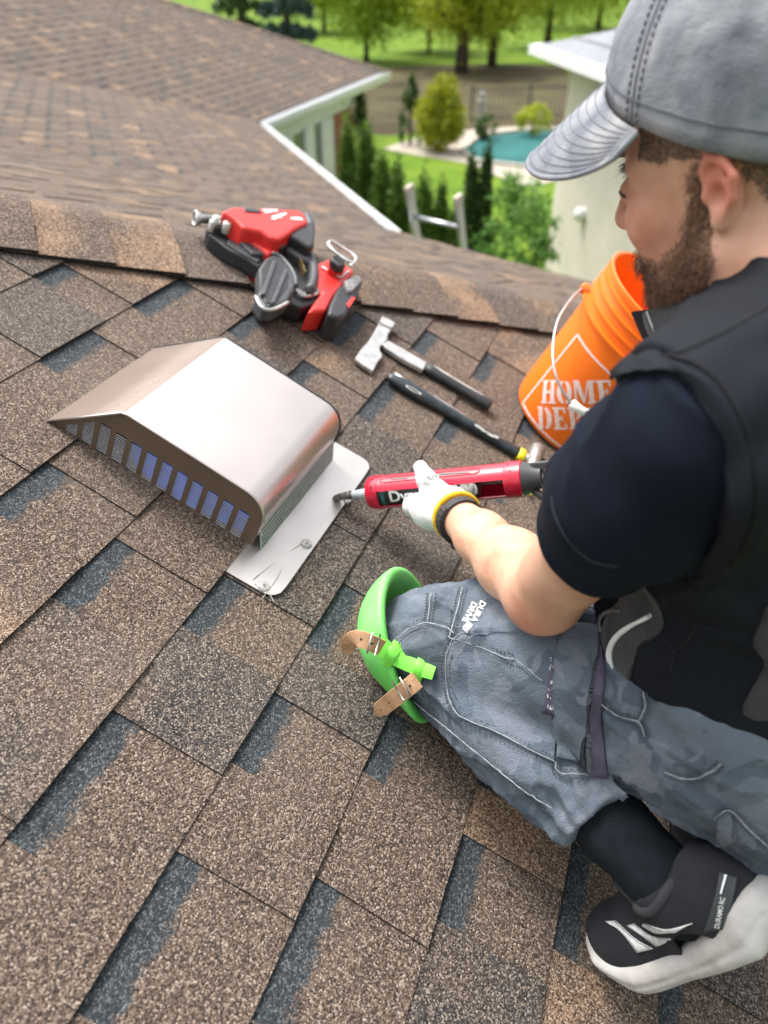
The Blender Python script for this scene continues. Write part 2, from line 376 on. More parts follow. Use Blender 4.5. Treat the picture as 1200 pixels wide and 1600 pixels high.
# hip caps: folded shingles overlapping down each hip
def hip_caps(parent, O, D, na, nb_, q0, q1, step=.132, half=.15, tones=None, name='hip_cap'):
    wa = unit(np.cross(D, na)); wb = unit(np.cross(D, nb_))
    mid = unit(na + nb_)
    if wa @ nb_ > 0: wa = -wa           # points down the first slope, away from the fold
    if wb @ na > 0: wb = -wb
    q = q0; i = 0
    while q < q1:
        L_ = step + .045; prof = []
        for w in (half, half * .72, half * .45, half * .22): prof.append((wa * w, na))
        prof += [(wa * .028 + .002 * mid, unit(na * .8 + mid * .4)), (mid * .001, mid), (wb * .028 + .002 * mid, unit(nb_ * .8 + mid * .4))]
        for w in (half * .22, half * .45, half * .72, half): prof.append((wb * w, nb_))
        rows = 4; v = []; f = []; m_ = len(prof); sk = rng.uniform(-.004, .004); lift = rng.uniform(0, .002)
        wav = [rng.uniform(-.0022, .0022) for _ in prof]
        for layer in (0, 1):
            for r in range(rows):
                a = r / (rows - 1); hgt = .012 + .0075 * a + lift * a + (.0055 if layer else 0)
                for k, (off, nn_) in enumerate(prof):
                    bulge = .012 * math.sin(math.pi * min(1, abs(k - 5) / 5)) * 0.35
                    v.append(O + D * (q - .045 + L_ * a + (wav[k] + sk * (k - 5) / 5) * a) + off + nn_ * (hgt + bulge))
        for r in range(rows - 1):
            for k in range(m_ - 1):
                a = r * m_ + k; b = a + m_
                f.append([a, a + 1, b + 1, b]); o_ = rows * m_; f.append([o_ + a, o_ + b, o_ + b + 1, o_ + a + 1])
        o_ = rows * m_
        for k in range(m_ - 1):
            for r in (0, rows - 1):
                a = r * m_ + k; f.append([a, a + 1, o_ + a + 1, o_ + a])
        for r in range(rows - 1):
            for k in (0, m_ - 1):
                a = r * m_ + k; f.append([a, a + m_, o_ + a + m_, o_ + a])
        o = obj(name, (np.array(v), f), M_SH, parent); set_attrs(o, np.ones((len(v), 2)), rtone() if tones is None else tones[i % len(tones)])
        bm = bmesh.new(); bm.from_mesh(o.data); bmesh.ops.recalc_face_normals(bm, faces=bm.faces); bm.to_mesh(o.data); bm.free(); o.data.update(); edge_mat(o, .55)
        q += step; i += 1
hip_caps(slope_n, FO, FD, N, N3, -1.2, 3.9, tones=[.5, .62, .30, .66, .12, .56, .40, .68, .34, .60, .74, .22, .52])
_wd = unit(WH - HC)
_nx = unit(np.cross(HC - GC, ZUP)); _nb = unit(np.cross(-_wd, unit(np.cross(ZUP, HC - GC)))); _nb = _nb if _nb[2] > 0 else -_nb
_hz = unit(HC - GC); _nb = unit(_hz * .35 + ZUP)             # hidden end slope of the wing
_nb = unit(_nb - _wd * (_nb @ _wd))
hip_caps(slope_w, HC, -_wd, NW, _nb, -5.5, .05, step=.16, half=.13)

# eaves: gutter along the middle slope, fascia and gutter along the wing
def eave(name, a, b, out, mats, drop=.14, w=.11):
    d = unit(b - a); out = unit(out - d * (out @ d)); out = unit(np.array([out[0], out[1], 0]))
    prof = [(-.02, .0), (-.02, -drop), (.05, -drop), (w * .75, -drop * .72), (w, -drop * .35), (w, -.005), (w - .012, -.005), (w - .012, -drop * .35), (w * .7, -drop * .66), (.045, -drop + .012), (0, -drop + .012), (0, 0)]
    va = [a + out * x + ZUP * (z - .012) for x, z in prof]; vb = [b + out * x + ZUP * (z - .012) for x, z in prof]; n = len(prof)
    f = [[i, (i + 1) % n, n + (i + 1) % n, n + i] for i in range(n)]
    o = obj(name, (np.array(va + vb), f), mats, house); return o
go2 = np.array([N2[0], N2[1], 0]); gow = np.array([NW[0], NW[1], 0]); go3 = np.array([N3[0], N3[1], 0])
eave('gutter', EC, GC, go2, M_WHITE)
eave('gutter', GC + unit(HC - GC) * .12, HC + unit(HC - GC) * .1, gow, M_WHITE, .16)
M_DRIP = mat('brown drip edge', (.10, .075, .06), .6, noise=.1)
eave('gutter', HIPB, EC, go3, M_DRIP, .10, .07)
def quadslab(a, b, c, d, t):
    a, b, c, d = map(np.asarray, (a, b, c, d)); nn = unit(np.cross(b - a, d - a)); return prism(np.array([a, b, c, d]) - nn * t, np.array([a, b, c, d]))
GROUND = -4.2
wi = -unit(gow); yd = unit(HC - GC)                               # wing wall, set back under the eave
obj('soffit', quadslab(GC - ZUP * .16, HC - ZUP * .16, HC - ZUP * .16 + wi * .5, GC - ZUP * .16 + wi * .5, .02), M_WHITE, house)
M_BRICK = None
def brick_mat():
    m, nt, b = mat_new('red brick'); L = nt.links
    tc = nd(nt, 'ShaderNodeTexCoord'); mp = nd(nt, 'ShaderNodeMapping'); mp.inputs['Rotation'].default_value = (math.pi / 2, 0, math.pi / 2); L.new(tc.outputs['Object'], mp.inputs[0])
    br = nd(nt, 'ShaderNodeTexBrick', Scale=4.5); br.inputs['Color1'].default_value = (.32, .11, .06, 1); br.inputs['Color2'].default_value = (.22, .075, .045, 1); br.inputs['Mortar'].default_value = (.42, .38, .34, 1)
    L.new(mp.outputs[0], br.inputs['Vector']); L.new(br.outputs['Color'], b.inputs['Base Color']); b.inputs['Roughness'].default_value = .85
    return m
M_BRICK = brick_mat()
wl = lambda q, z, off=0: GC + wi * (.5 - off) + yd * q + ZUP * z
WLEN = float((HC - GC) @ yd) - .35
zb = GROUND - GC[2]
obj('wall', prism(np.array([wl(-3, zb), wl(WLEN, zb), wl(WLEN, -.17), wl(-3, -.17)]) + wi * .2, np.array([wl(-3, zb), wl(WLEN, zb), wl(WLEN, -.17), wl(-3, -.17)])), M_BRICK, house)
M_GLASS = mat('window glass', (.10, .115, .12), .12, noise=.2, scale=3, spec=.8)
def wq(px): # position along the wing wall of a picture column at eave height
    p = hit(px, 200, wl(0, 0), np.array([gow[0], gow[1], 0]) / np.linalg.norm(gow)); return float((p - wl(0, 0)) @ yd)
def wall_panel(name, q0, q1, z0, z1, off, m_, parent, t=.05):
    return obj(name, prism(np.array([wl(q0, z0, off - t), wl(q1, z0, off - t), wl(q1, z1, off - t), wl(q0, z1, off - t)]), np.array([wl(q0, z0, off), wl(q1, z0, off), wl(q1, z1, off), wl(q0, z1, off)])), m_, parent)
qs = [wq(x) for x in (392, 440, 453, 470, 487, 497, 516)]
wall_panel('frieze_board', qs[0] - 2, WLEN, -.52, -.171, .03, M_WHITE, house)
for a, b in ((qs[0] - .1, qs[2] - .02), (qs[2], qs[3]), (qs[4], qs[5])):
    if a < qs[0]: wall_panel('wall_panel', a - 2, qs[1], -2.6, -.52, .028, M_WHITE, house)
    else:
        w_ = wall_panel('window', a - .03, b + .03, -2.4, -.52, .012, M_WHITE, house)
        wall_panel('pane', a, b, -2.35, -.55, .018, M_GLASS, w_, .004)
        wall_panel('sill', a - .08, b + .08, -2.47, -2.401, .08, M_WHITE, w_, .1)
for a, b in ((qs[1], qs[2] - .03), (qs[3] + .03, qs[4] - .03), (qs[5] + .03, qs[6])):
    wall_panel('column', a, b, -2.6, -.52, .06, M_WHITE, house, .08)
# ================================================================ GARDEN AND NEIGHBOURHOOD BELOW THE ROOF
GP = np.array([0, 0, GROUND])
def gp(x, y, dz=0.0): return hit(x, y, GP + ZUP * dz, ZUP)
def sheet(name, pts, m_, label=None, kind='structure'):
    o = obj(name, (np.array(pts), [list(range(len(pts)))]), m_, origin=np.mean(pts, 0))
    if np.array(o.data.polygons[0].normal)[2] < 0: o.data.flip_normals()
    o['kind'] = kind; return o
def lawn_mat(name, a, b, c, sc=.5):
    m, nt, bs = mat_new(name); L = nt.links; g = nd(nt, 'ShaderNodeNewGeometry')
    n1 = nd(nt, 'ShaderNodeTexNoise', Scale=sc, Detail=6); n2 = nd(nt, 'ShaderNodeTexNoise', Scale=sc * 30, Detail=4)
    L.new(g.outputs['Position'], n1.inputs['Vector']); L.new(g.outputs['Position'], n2.inputs['Vector'])
    r1 = ramp(nt, [(.3, a), (.5, b), (.72, c)]); mx = nd(nt, 'ShaderNodeMath', operation='MULTIPLY_ADD'); L.new(n2.outputs[0], mx.inputs[0]); mx.inputs[1].default_value = .35
    sb = nd(nt, 'ShaderNodeMath', operation='SUBTRACT'); L.new(n1.outputs[0], sb.inputs[0]); sb.inputs[1].default_value = .17; L.new(sb.outputs[0], mx.inputs[2])
    L.new(mx.outputs[0], r1.inputs[0]); L.new(r1.outputs[0], bs.inputs['Base Color']); bs.inputs['Roughness'].default_value = .9; bs.inputs['Specular IOR Level'].default_value = .1
    return m
M_LAWN = lawn_mat('grass', (.065, .125, .010), (.10, .175, .014), (.15, .215, .026))
M_SOIL = lawn_mat('bare soil', (.05, .038, .023), (.085, .068, .04), (.10, .095, .04), .7)
M_PAVE = mat('pool paving', (.34, .295, .235), .9, noise=.12, scale=3, col2=(.42, .37, .30))
M_WATER = mat('pool cover', (.022, .12, .115), .75, noise=.2, scale=1.2, spec=.15)
ground = sheet('ground', [(-220, -120, GROUND), (220, -120, GROUND), (220, 330, GROUND), (-220, 330, GROUND)], M_LAWN)
sheet('garden_bed', [gp(x, y, .01) for x, y in ((480, 190), (560, 108), (640, 103), (760, 100), (880, 100), (905, 150), (900, 206), (760, 204), (600, 212))], M_SOIL)
def smooth_ring(pts, n=48):
    p = np.array(pts + pts[:1], float); return bez(p, n)[:-1]
pav = smooth_ring([(598, 232), (640, 219), (700, 208), (780, 199), (880, 203), (900, 262), (830, 290), (770, 272), (728, 255), (660, 244)])
sheet('pool_paving', [gp(x, y, .02) for x, y in pav], M_PAVE)
pool = smooth_ring([(724, 237), (750, 219), (800, 208), (880, 208), (900, 250), (850, 262), (790, 258), (745, 251)])
sheet('pool_water', [gp(x, y, .028) for x, y in pool], M_WATER)
rim_in = np.array([gp(x, y, .02) for x, y in pool]); pc = rim_in.mean(0); rim_out = pc + (rim_in - pc) * 1.06
mbp = MB(); nr = len(rim_in)
mbp.add(np.concatenate([rim_in, rim_out, rim_out + ZUP * .09, rim_in + ZUP * .09]), [[a * nr + i, a * nr + (i + 1) % nr, ((a + 1) % 4) * nr + (i + 1) % nr, ((a + 1) % 4) * nr + i] for a in range(4) for i in range(nr)])
tag(obj('pool_coping', mbp.vf(), mat('pale stone coping', (.42, .39, .34), .7, noise=.08, scale=4), origin=pc), 'pale stone coping ring round the teal pool', 'coping')

def leaf_mat(name, c1, c2, c3):
    m, nt, b = mat_new(name); L = nt.links
    g = nd(nt, 'ShaderNodeNewGeometry'); n1 = nd(nt, 'ShaderNodeTexNoise', Scale=1.4, Detail=4); L.new(g.outputs['Position'], n1.inputs['Vector'])
    n2 = nd(nt, 'ShaderNodeTexNoise', Scale=17, Detail=2); L.new(g.outputs['Position'], n2.inputs['Vector'])
    ad = nd(nt, 'ShaderNodeMath', operation='ADD'); L.new(n1.outputs[0], ad.inputs[0]); L.new(n2.outputs[0], ad.inputs[1])
    hf = nd(nt, 'ShaderNodeMath', operation='MULTIPLY'); L.new(ad.outputs[0], hf.inputs[0]); hf.inputs[1].default_value = .5
    r = ramp(nt, [(.34, c1), (.5, c2), (.66, c3)]); L.new(hf.outputs[0], r.inputs[0]); L.new(r.outputs[0], b.inputs['Base Color']); b.inputs['Roughness'].default_value = .6
    tr = nd(nt, 'ShaderNodeBsdfTranslucent'); L.new(r.outputs[0], tr.inputs['Color']); mx = nd(nt, 'ShaderNodeMixShader'); mx.inputs[0].default_value = .35
    L.new(b.outputs[0], mx.inputs[1]); L.new(tr.outputs[0], mx.inputs[2]); L.new(mx.outputs[0], nt.nodes['Material Output'].inputs['Surface'])
    return m
M_LF = dict(cedar=leaf_mat('cedar foliage', (.05, .105, .012), (.10, .19, .02), (.19, .29, .04)), dark=leaf_mat('dark cedar foliage', (.022, .055, .012), (.05, .105, .018), (.09, .16, .03)),
            gold=leaf_mat('golden foliage', (.20, .22, .008), (.33, .35, .013), (.46, .46, .03)), spring=leaf_mat('spring foliage', (.14, .23, .01), (.26, .36, .018), (.38, .45, .04)),
            lime=leaf_mat('lime foliage', (.22, .29, .008), (.36, .42, .015), (.5, .52, .04)), bush=leaf_mat('bush foliage', (.07, .19, .03), (.14, .30, .055), (.28, .42, .12)), spruce=leaf_mat('blue spruce needles', (.03, .06, .05), (.06, .11, .095), (.13, .19, .17)))
M_BARK = mat('bark', (.07, .05, .035), .9, noise=.35, scale=12, bump=.5, bscale=30)
def leaves(centers, size, up=.0, rs=None):
    """one small folded leaf-quad per centre, random tilt"""
    rs = nrng if rs is None else rs; n = len(centers); a = rs.normal(size=(n, 3)); a[:, 2] += up; a /= np.linalg.norm(a, axis=1)[:, None]
    b = rs.normal(size=(n, 3)); b -= a * np.sum(a * b, 1)[:, None]; b /= np.linalg.norm(b, axis=1)[:, None]; c = np.cross(a, b)
    L_ = size * rs.uniform(.6, 1.35, (n, 1)); w = L_ * .45
    v = np.stack([centers - a * L_ * .5, centers + b * w * .5 + c * w * .15, centers + a * L_ * .5, centers - b * w * .5 + c * w * .15], 1).reshape(-1, 3)
    return v, np.arange(4 * n).reshape(n, 4)
def fast_obj(name, v, f, m_, parent, origin):
    me = bpy.data.meshes.new(name); v = np.asarray(v) - origin
    me.vertices.add(len(v)); me.vertices.foreach_set('co', v.astype(np.float32).ravel()); k = f.shape[1]
    me.loops.add(f.size); me.loops.foreach_set('vertex_index', f.ravel().astype(np.int32)); me.polygons.add(len(f)); me.polygons.foreach_set('loop_start', np.arange(0, f.size, k, dtype=np.int32))
    me.polygons.foreach_set('loop_total', np.full(len(f), k, np.int32)) if bpy.app.version < (4, 1) else None
    me.update(calc_edges=True); me.validate(); me.materials.append(m_)
    o = bpy.data.objects.new(name, me); COL.objects.link(o); o.parent = parent; return o
def plant(name, base, height, radius, shape, kind, label, cat, n=2600, leaf=.09, group=None, trunk=.07, lean=0, bare=.12):
    root = empty(name, base, label, cat, group)
    rs = np.random.default_rng(abs(hash(label)) % 9999 if False else int(abs(base[0] * 131 + base[1] * 977 + height * 31)) % 99991)
    q = rs.random(n)
    if shape == 'cone':
        nc = max(20, n // 40); zc = rs.random(nc) ** .8; rc = radius * 1.75 * (1 - zc) ** .62 * (1 - .25 * rs.random(nc)); ac = rs.uniform(0, 2 * math.pi, nc)
        cc = np.stack([np.cos(ac) * rc * .82, np.sin(ac) * rc * .82, (zc * .94 + .03) * height], 1)
        idx = rs.integers(0, nc, n); pts = cc[idx] + rs.normal(size=(n, 3)) * np.array([radius * .12, radius * .12, height * .045])
    elif shape == 'ball':
        nc = max(24, n // 45); d_ = rs.normal(size=(nc, 3)); d_ /= np.linalg.norm(d_, axis=1)[:, None]; rr = .68 + .3 * rs.random(nc)
        cc = d_ * rr[:, None] * np.array([radius, radius, height * .5 * (1 - bare)]); cc[:, :2] *= (1 - .25 * np.clip(cc[:, 2:] / (height * .5), -1, 1)); idx = rs.integers(0, nc, n)
        pts = cc[idx] + rs.normal(size=(n, 3)) * radius * .13; pts[:, 2] += height * (.5 + bare * .5)
    elif shape == 'spruce':
        tiers = 13; ti = rs.integers(0, tiers, n); rad = radius * (1 - ti / tiers) ** .9; br = rs.integers(0, 11, n); ang = br * 2 * math.pi / 11 + ti * .5 + rs.normal(size=n) * .06; rr = rad * np.sqrt(rs.random(n))
        pts = np.stack([np.cos(ang) * rr, np.sin(ang) * rr, height * (ti + .6) / tiers - rr * .28 + rs.normal(size=n) * .1], 1)
    else:    # loose open crown of many clumps
        nc = max(16, n // 60); d_ = rs.normal(size=(nc, 3)); d_ /= np.linalg.norm(d_, axis=1)[:, None]; rr = rs.random(nc) ** .45
        cc = d_ * rr[:, None] * np.array([radius, radius, height * .42]); cc[:, 2] += height * .60
        idx = rs.integers(0, nc, n); pts = cc[idx] + rs.normal(size=(n, 3)) * radius * .16
    v, f = leaves(pts + base, leaf, .6 if shape == 'cone' else 0, rs)
    fast_obj('crown', v, f, M_LF[kind], root, np.array(base))
    mb = MB()
    top = {'cone': .8, 'ball': .55, 'spruce': .92}.get(shape, .62); b0 = np.array(base)
    mb.add(*tube([b0 - ZUP * .1, b0 + ZUP * height * .25 + [lean * .3, 0, 0], b0 + ZUP * height * top + [lean, 0, 0]], [trunk, trunk * .75, trunk * .3], 8))
    if shape == 'open':
        for k in range(9):
            c_ = b0 + cc[(k * 7) % nc] ; st_ = b0 + ZUP * height * rs.uniform(.2, .55) + np.array([lean * .5, 0, 0])
            mb.add(*tube([st_, (st_ + c_) / 2 + ZUP * .1 * height * .3, c_], [trunk * .5, trunk * .3, trunk * .1], 6))
    obj('trunk', mb.vf(), M_BARK, root, smooth=True)
    return root
def at_px(x, y_top, D):         # ground point under a picture column at horizontal distance D, and the height that reaches y_top
    r = ray(x, y_top); hl = math.hypot(r[0], r[1]); p = CAM + r * (D / hl); return np.array([p[0], p[1], GROUND]), p[2] - GROUND
def put(name, x, yt, D, rad_px, *a, **k):
    b, h_ = at_px(x, yt, D); z = pix(b + ZUP * h_)[2]; return plant(name, b, h_, rad_px * z / FPX, *a, **k)
# clipped shrubs and cedars, nearest last
put('rounded_cedar', 693, 117, 26, 36, 'ball', 'gold', 'rounded golden cedar behind the pool paving', 'shrub', 9000, .12, bare=.02)
put('dark_cedar', 643, 122, 27, 19, 'cone', 'dark', 'dark narrow cedar touching the left of the golden cedar', 'shrub', 2000, .1)
put('low_shrub', 836, 163, 29, 26, 'ball', 'lime', 'bright lime low shrub at the far edge of the pool', 'shrub', 1600, .1)
put('low_shrub', 762, 178, 28, 20, 'ball', 'dark', 'small dark green shrub behind the pool right of the golden cedar', 'shrub', 1000, .1)
put('golden_shrub', 544, 163, 14, 16, 'ball', 'gold', 'golden shrub beside the brick corner of the house', 'shrub', 1500, .07)
put('cedar', 562, 128, 15, 22, 'cone', 'dark', 'tall dark cedar nearest the brick corner of the house', 'shrub', 2600, .08)
for i, (x, yt, D, rp, kd, lb) in enumerate([
    (541, 203, 11, 26, 'cedar', 'leftmost light green cedar spire in front of the dark cedar'), (572, 212, 11.3, 30, 'cedar', 'second light green cedar spire from the house corner'),
    (597, 250, 10.6, 30, 'cedar', 'third light green cedar spire from the house corner'), (622, 258, 10.4, 26, 'cedar', 'cedar spire just left of the ladder top'),
    (664, 282, 10, 30, 'cedar', 'cedar spire seen between the ladder rails'), (690, 300, 10.2, 26, 'cedar', 'cedar spire behind the right ladder rail'),
    (738, 254, 10.3, 24, 'dark', 'tall dark cedar spire right of the ladder, left one of the pair'), (762, 247, 10.3, 21, 'dark', 'tall dark cedar spire right of the ladder, right one of the pair')]):
    put('cedar', x, yt, D, rp, 'cone', kd, lb, 'shrub', 7000, .066, 'cedar hedge below the eave')
for x, yt, D, lb in ((556, 236, 11.8, 'lower cedar filling the gap between the first two light spires'), (585, 246, 11.9, 'lower cedar filling the gap left of the third spire'), (611, 275, 11.4, 'lower cedar behind the gap left of the ladder'), (641, 292, 11, 'low cedar directly behind the left ladder rail'), (708, 330, 10.8, 'low cedar between the ladder and the dark pair')):
    put('cedar', x, yt, D, 30, 'cone', 'cedar', lb, 'shrub', 5000, .07, 'cedar hedge below the eave')
put('leafy_bush', 815, 268, 10, 62, 'ball', 'bush', 'loose bright green bush in front of the cream house', 'bush', 5200, .075, bare=.3)
put('leafy_bush', 858, 320, 9.6, 30, 'ball', 'bush', 'small pale green bush close to the cream wall', 'bush', 1600, .07)
# the trees of the park beyond
for i, (x, yt, D, rp, kd, lb, tr) in enumerate([
    (735, -150, 47, 95, 'lime', 'park tree with stout trunk above the golden cedar', .42), (788, -160, 50, 85, 'lime', 'forked park tree standing right of the stout one', .3),
    (676, -120, 58, 80, 'spring', 'slim park tree left of the stout trunk', .16), (570, -130, 52, 85, 'spring', 'yellow green park tree just right of the wing roof', .2),
    (880, -150, 62, 110, 'spring', 'park tree above the cream house roof', .3), (500, -110, 75, 80, 'spring', 'pale park tree between the spruce and the wing roof', .25),
    (620, -100, 95, 85, 'bush', 'far park tree at the top of the lawn, centre', .3), (960, -130, 80, 110, 'lime', 'far park tree mostly hidden by the grey cap', .3)]):
    put('park_tree', x, yt, D, rp, 'open', kd, lb, 'tree', 12000, .27 if D < 70 else .36, 'trees in the park', trunk=tr)
put('spruce', 425, -330, 30, 75, 'spruce', 'spruce', 'blue green spruce rising behind the wing roof', 'tree', 6500, .3, trunk=.2)
put('spruce', 345, -300, 33, 75, 'spruce', 'dark', 'dark spruce behind the wing roof, left of the blue one', 'tree', 5200, .3, trunk=.2)
# dark metal fence along the bank
M_FENCE = mat('dark green fence', (.035, .05, .045), .6, noise=.15)
fa, fb = gp(560, 205), gp(642, 200); fc, fd_ = gp(735, 192), gp(905, 186)
def fence(a, b, label, h_=1.35):
    root = empty('garden_fence', (a + b) / 2, label, 'fence'); L_ = np.linalg.norm(b - a); d = unit(b - a); n_ = np.cross(ZUP, d)
    for zz in (.15, h_ - .1): obj('rail', box((a + b) / 2 + ZUP * zz, d, n_, ZUP, L_ / 2, .02, .02), M_FENCE, root)
    k = int(L_ / .16); me0 = None
    for i in range(k + 1):
        p = a + d * (L_ * i / k); big = i % 14 == 0
        if i == 0 or big: obj('post', box(p + ZUP * (h_ + .05) / 2, d, n_, ZUP, .035, .035, (h_ + .05) / 2), M_FENCE, root)
        elif me0 is None: o0 = obj('picket', box(p + ZUP * h_ / 2, d, n_, ZUP, .01, .01, h_ / 2), M_FENCE, root, origin=p); me0 = o0
        else:
            o_ = me0.copy(); COL.objects.link(o_); o_.parent = root; o_.location = p - np.array(root.location)
fence(fa, fb, 'dark metal garden fence left of the golden cedar', 1.5); fence(fc, fd_, 'dark metal garden fence behind the pool, right of the golden cedar', 1.2)
# pale lamp pillar by the pool
lp, _ = at_px(753, 160, 29); lr = empty('lamp_pillar', lp, 'pale stone lamp pillar behind the pool', 'lamp')
M_ST = mat('pale stone', (.30, .28, .25), .8)
obj('pillar', box(lp + ZUP * .5, *np.eye(3), .12, .12, .5), M_ST, lr, bevel=.02); obj('cap', box(lp + ZUP * 1.04, *np.eye(3), .16, .16, .04), M_ST, lr, bevel=.01)
obj('lantern', lathe(lp + ZUP * 1.08, ZUP, [(.02, 0), (.09, .02), (.10, .18), (.12, .2), (.02, .28)], 10), mat('frosted lamp glass', (.42, .42, .40), .4), lr, smooth=True)

# neighbour's cream house on the right
M_STUC = mat('cream stucco', (.60, .55, .48), .9, noise=.06, scale=1.5, bump=.3, bscale=40)
M_METR = mat('grey roof shingles', (.20, .21, .23), .8, noise=.15, scale=5)
ne = CAM + ray(846, 60) * (15.5 / math.hypot(*ray(846, 60)[:2])); azd = lambda a: unit(c2w([math.sin(math.radians(a)), math.cos(math.radians(a)) * -_up[2], math.cos(math.radians(a)) * _up[1]]))
nd1 = azd(-6); nd1[2] = 0; nd1 = unit(nd1); nl = np.cross(ZUP, nd1)        # along the wall (away), and outwards to the left
nh = empty('neighbour_house', np.array([ne[0], ne[1], GROUND]), 'cream rendered neighbouring house with grey roof behind the kneeling person', 'house')
c0 = ne - nl * .45 - nd1 * .45; c0[2] = ne[2] - .12
P_ = lambda a, b, z: np.array([*(c0 - nd1 * a - nl * b)[:2], z])
wt = ne[2] - .1
obj('wall', prism(np.array([P_(0, 0, GROUND), P_(11, 0, GROUND), P_(11, 9, GROUND), P_(0, 9, GROUND)]), np.array([P_(0, 0, wt), P_(11, 0, wt), P_(11, 9, wt), P_(0, 9, wt)])), M_STUC, nh)
e_ = lambda a, b, z: P_(a, b, z)
rf_ = [e_(-.5, -.5, wt), e_(11.5, -.5, wt), e_(11.5, 9.5, wt), e_(-.5, 9.5, wt), e_(4, 4.5, wt + 1.35), e_(7.5, 4.5, wt + 1.35)]
rfo = obj('roof', (np.array(rf_), [[0, 1, 5, 4], [1, 2, 5], [2, 3, 4, 5], [3, 0, 4], [3, 2, 1, 0]]), M_METR, nh)
for i in range(9):
    a0 = (i + 1) / 10.0; za = wt + 1.35 * a0 + .012
    p, q = np.array(rf_[0]) * (1 - a0) + np.array(rf_[4]) * a0, np.array(rf_[1]) * (1 - a0) + np.array(rf_[5]) * a0
    obj('shingle_row', tube([p + ZUP * .012, q + ZUP * .012], .018, 6), M_METR, rfo)
for a, b in ((0, 1), (1, 2), (2, 3), (3, 0)):
    p, q = np.array(rf_[a]), np.array(rf_[b]); d = unit(q - p); o_ = np.cross(d, ZUP)
    if o_ @ (p - np.mean(rf_, 0)) < 0: o_ = -o_
    obj('gutter', box((p + q) / 2 + o_ * .06 - ZUP * .06, d, o_, ZUP, np.linalg.norm(q - p) / 2 + .11, .06, .075), M_WHITE, nh)
lpx = hit(912, 335, c0, nl); wl_ = empty('wall_lamp', lpx + nl * .02, 'round white lamp on the cream wall of the neighbouring house', 'lamp')
obj('back_plate', lathe(lpx, nl, [(.11, 0), (.11, .02), (.08, .025)], 20, cap=True), M_WHITE, wl_, smooth=True)
obj('globe', lathe(lpx, nl, [(.08, .02), (.115, .05), (.12, .09), (.09, .14), (.04, .165), (.005, .17)], 20), mat('white glass', (.8, .8, .8), .3), wl_, smooth=True)

# aluminium ladder standing against the eave
M_ALU = mat('aluminium', (.55, .56, .57), .38, .85, noise=.1, scale=20)
le = hit(672, 376, EC + np.array([0, 0, -.02]), ZUP); ed = unit(HIPB - EC); eo = np.cross(ed, ZUP); eo = eo if eo @ go3 > 0 else -eo
lr_ = empty('ladder', np.array([*(le + eo * 1.0)[:2], GROUND]), 'aluminium ladder leaning on the eave, its top above the roof', 'ladder')
zp = np.array([eo[0], eo[1], 0]); topl = hit(640, 297, le + eo * .09, eo); topr = hit(716, 313, le + eo * .09, eo); wdt = np.linalg.norm(topr - topl)
ldir = unit(ZUP + (-eo) * .27); ax_ = unit(topr - topl)
for s_ in (0, 1):
    tp = topl if s_ == 0 else topr; L_ = (tp[2] - GROUND) / ldir[2]
    rail = obj('rail', box(tp - ldir * L_ / 2, ax_, np.cross(ldir, ax_), ldir, .013, .035, L_ / 2), M_ALU, lr_, bevel=.004)
    obj('end_cap', box(tp + ldir * .012, ax_, np.cross(ldir, ax_), ldir, .016, .038, .022), mat('tan end cap', (.5, .44, .36), .7), rail, bevel=.004)
for k in range(13):
    c_ = (topl + topr) / 2 - ldir * (.2 + .28 * k)
    obj('rung', tube([c_ - ax_ * wdt / 2, c_ + ax_ * wdt / 2], .017, 8), M_ALU, lr_, smooth=True)
# ================================================================ THINGS ON THE ROOF
def bvh_of(vf):
    v, f = vf; return BVHTree.FromPolygons([Vector(p) for p in v], [list(map(int, q)) for q in f])
def cast(tree, x, y, off=0.0):
    r = ray(x, y); loc, nn, i, d_ = tree.ray_cast(Vector(CAM), Vector(unit(r)), 20)
    if loc is None: return None
    nn = np.array(nn); nn = nn if nn @ r < 0 else -nn
    return np.array(loc) + nn * off
def refine(v, f, levels):
    """split every triangle in four, so flat lettering can follow a curved surface"""
    tri = []
    for q in f: tri += [[q[0], q[i], q[i + 1]] for i in range(1, len(q) - 1)]
    v = [tuple(p) for p in v]
    for _ in range(levels):
        mid = {}; out = []
        def m(a, b):
            k = (min(a, b), max(a, b))
            if k not in mid: mid[k] = len(v); v.append(tuple((np.array(v[a]) + np.array(v[b])) / 2))
            return mid[k]
        for a, b, c in tri: ab, bc, ca = m(a, b), m(b, c), m(c, a); out += [[a, ab, ca], [ab, b, bc], [ca, bc, c], [ab, bc, ca]]
        tri = out
    return np.array(v), tri
def text_mesh(s, size=1.0, bold=0.0, shear=0.0, levels=0):
    """flat lettering (built-in font) as 2-D vertices and triangles, centred"""
    cu = bpy.data.curves.new('lettering', 'FONT'); cu.body = s; cu.size = size; cu.offset = bold; cu.shear = shear; cu.align_x = 'CENTER'; cu.align_y = 'CENTER'; cu.resolution_u = 3
    o = bpy.data.objects.new('lettering', cu); COL.objects.link(o); dg = bpy.context.evaluated_depsgraph_get(); me = bpy.data.meshes.new_from_object(o.evaluated_get(dg))
    v = np.array([p.co[:] for p in me.vertices])[:, :2]; f = [list(p.vertices) for p in me.polygons]
    bpy.data.objects.remove(o); bpy.data.curves.remove(cu); bpy.data.meshes.remove(me); return refine(v, f, levels) if levels else (v, f)

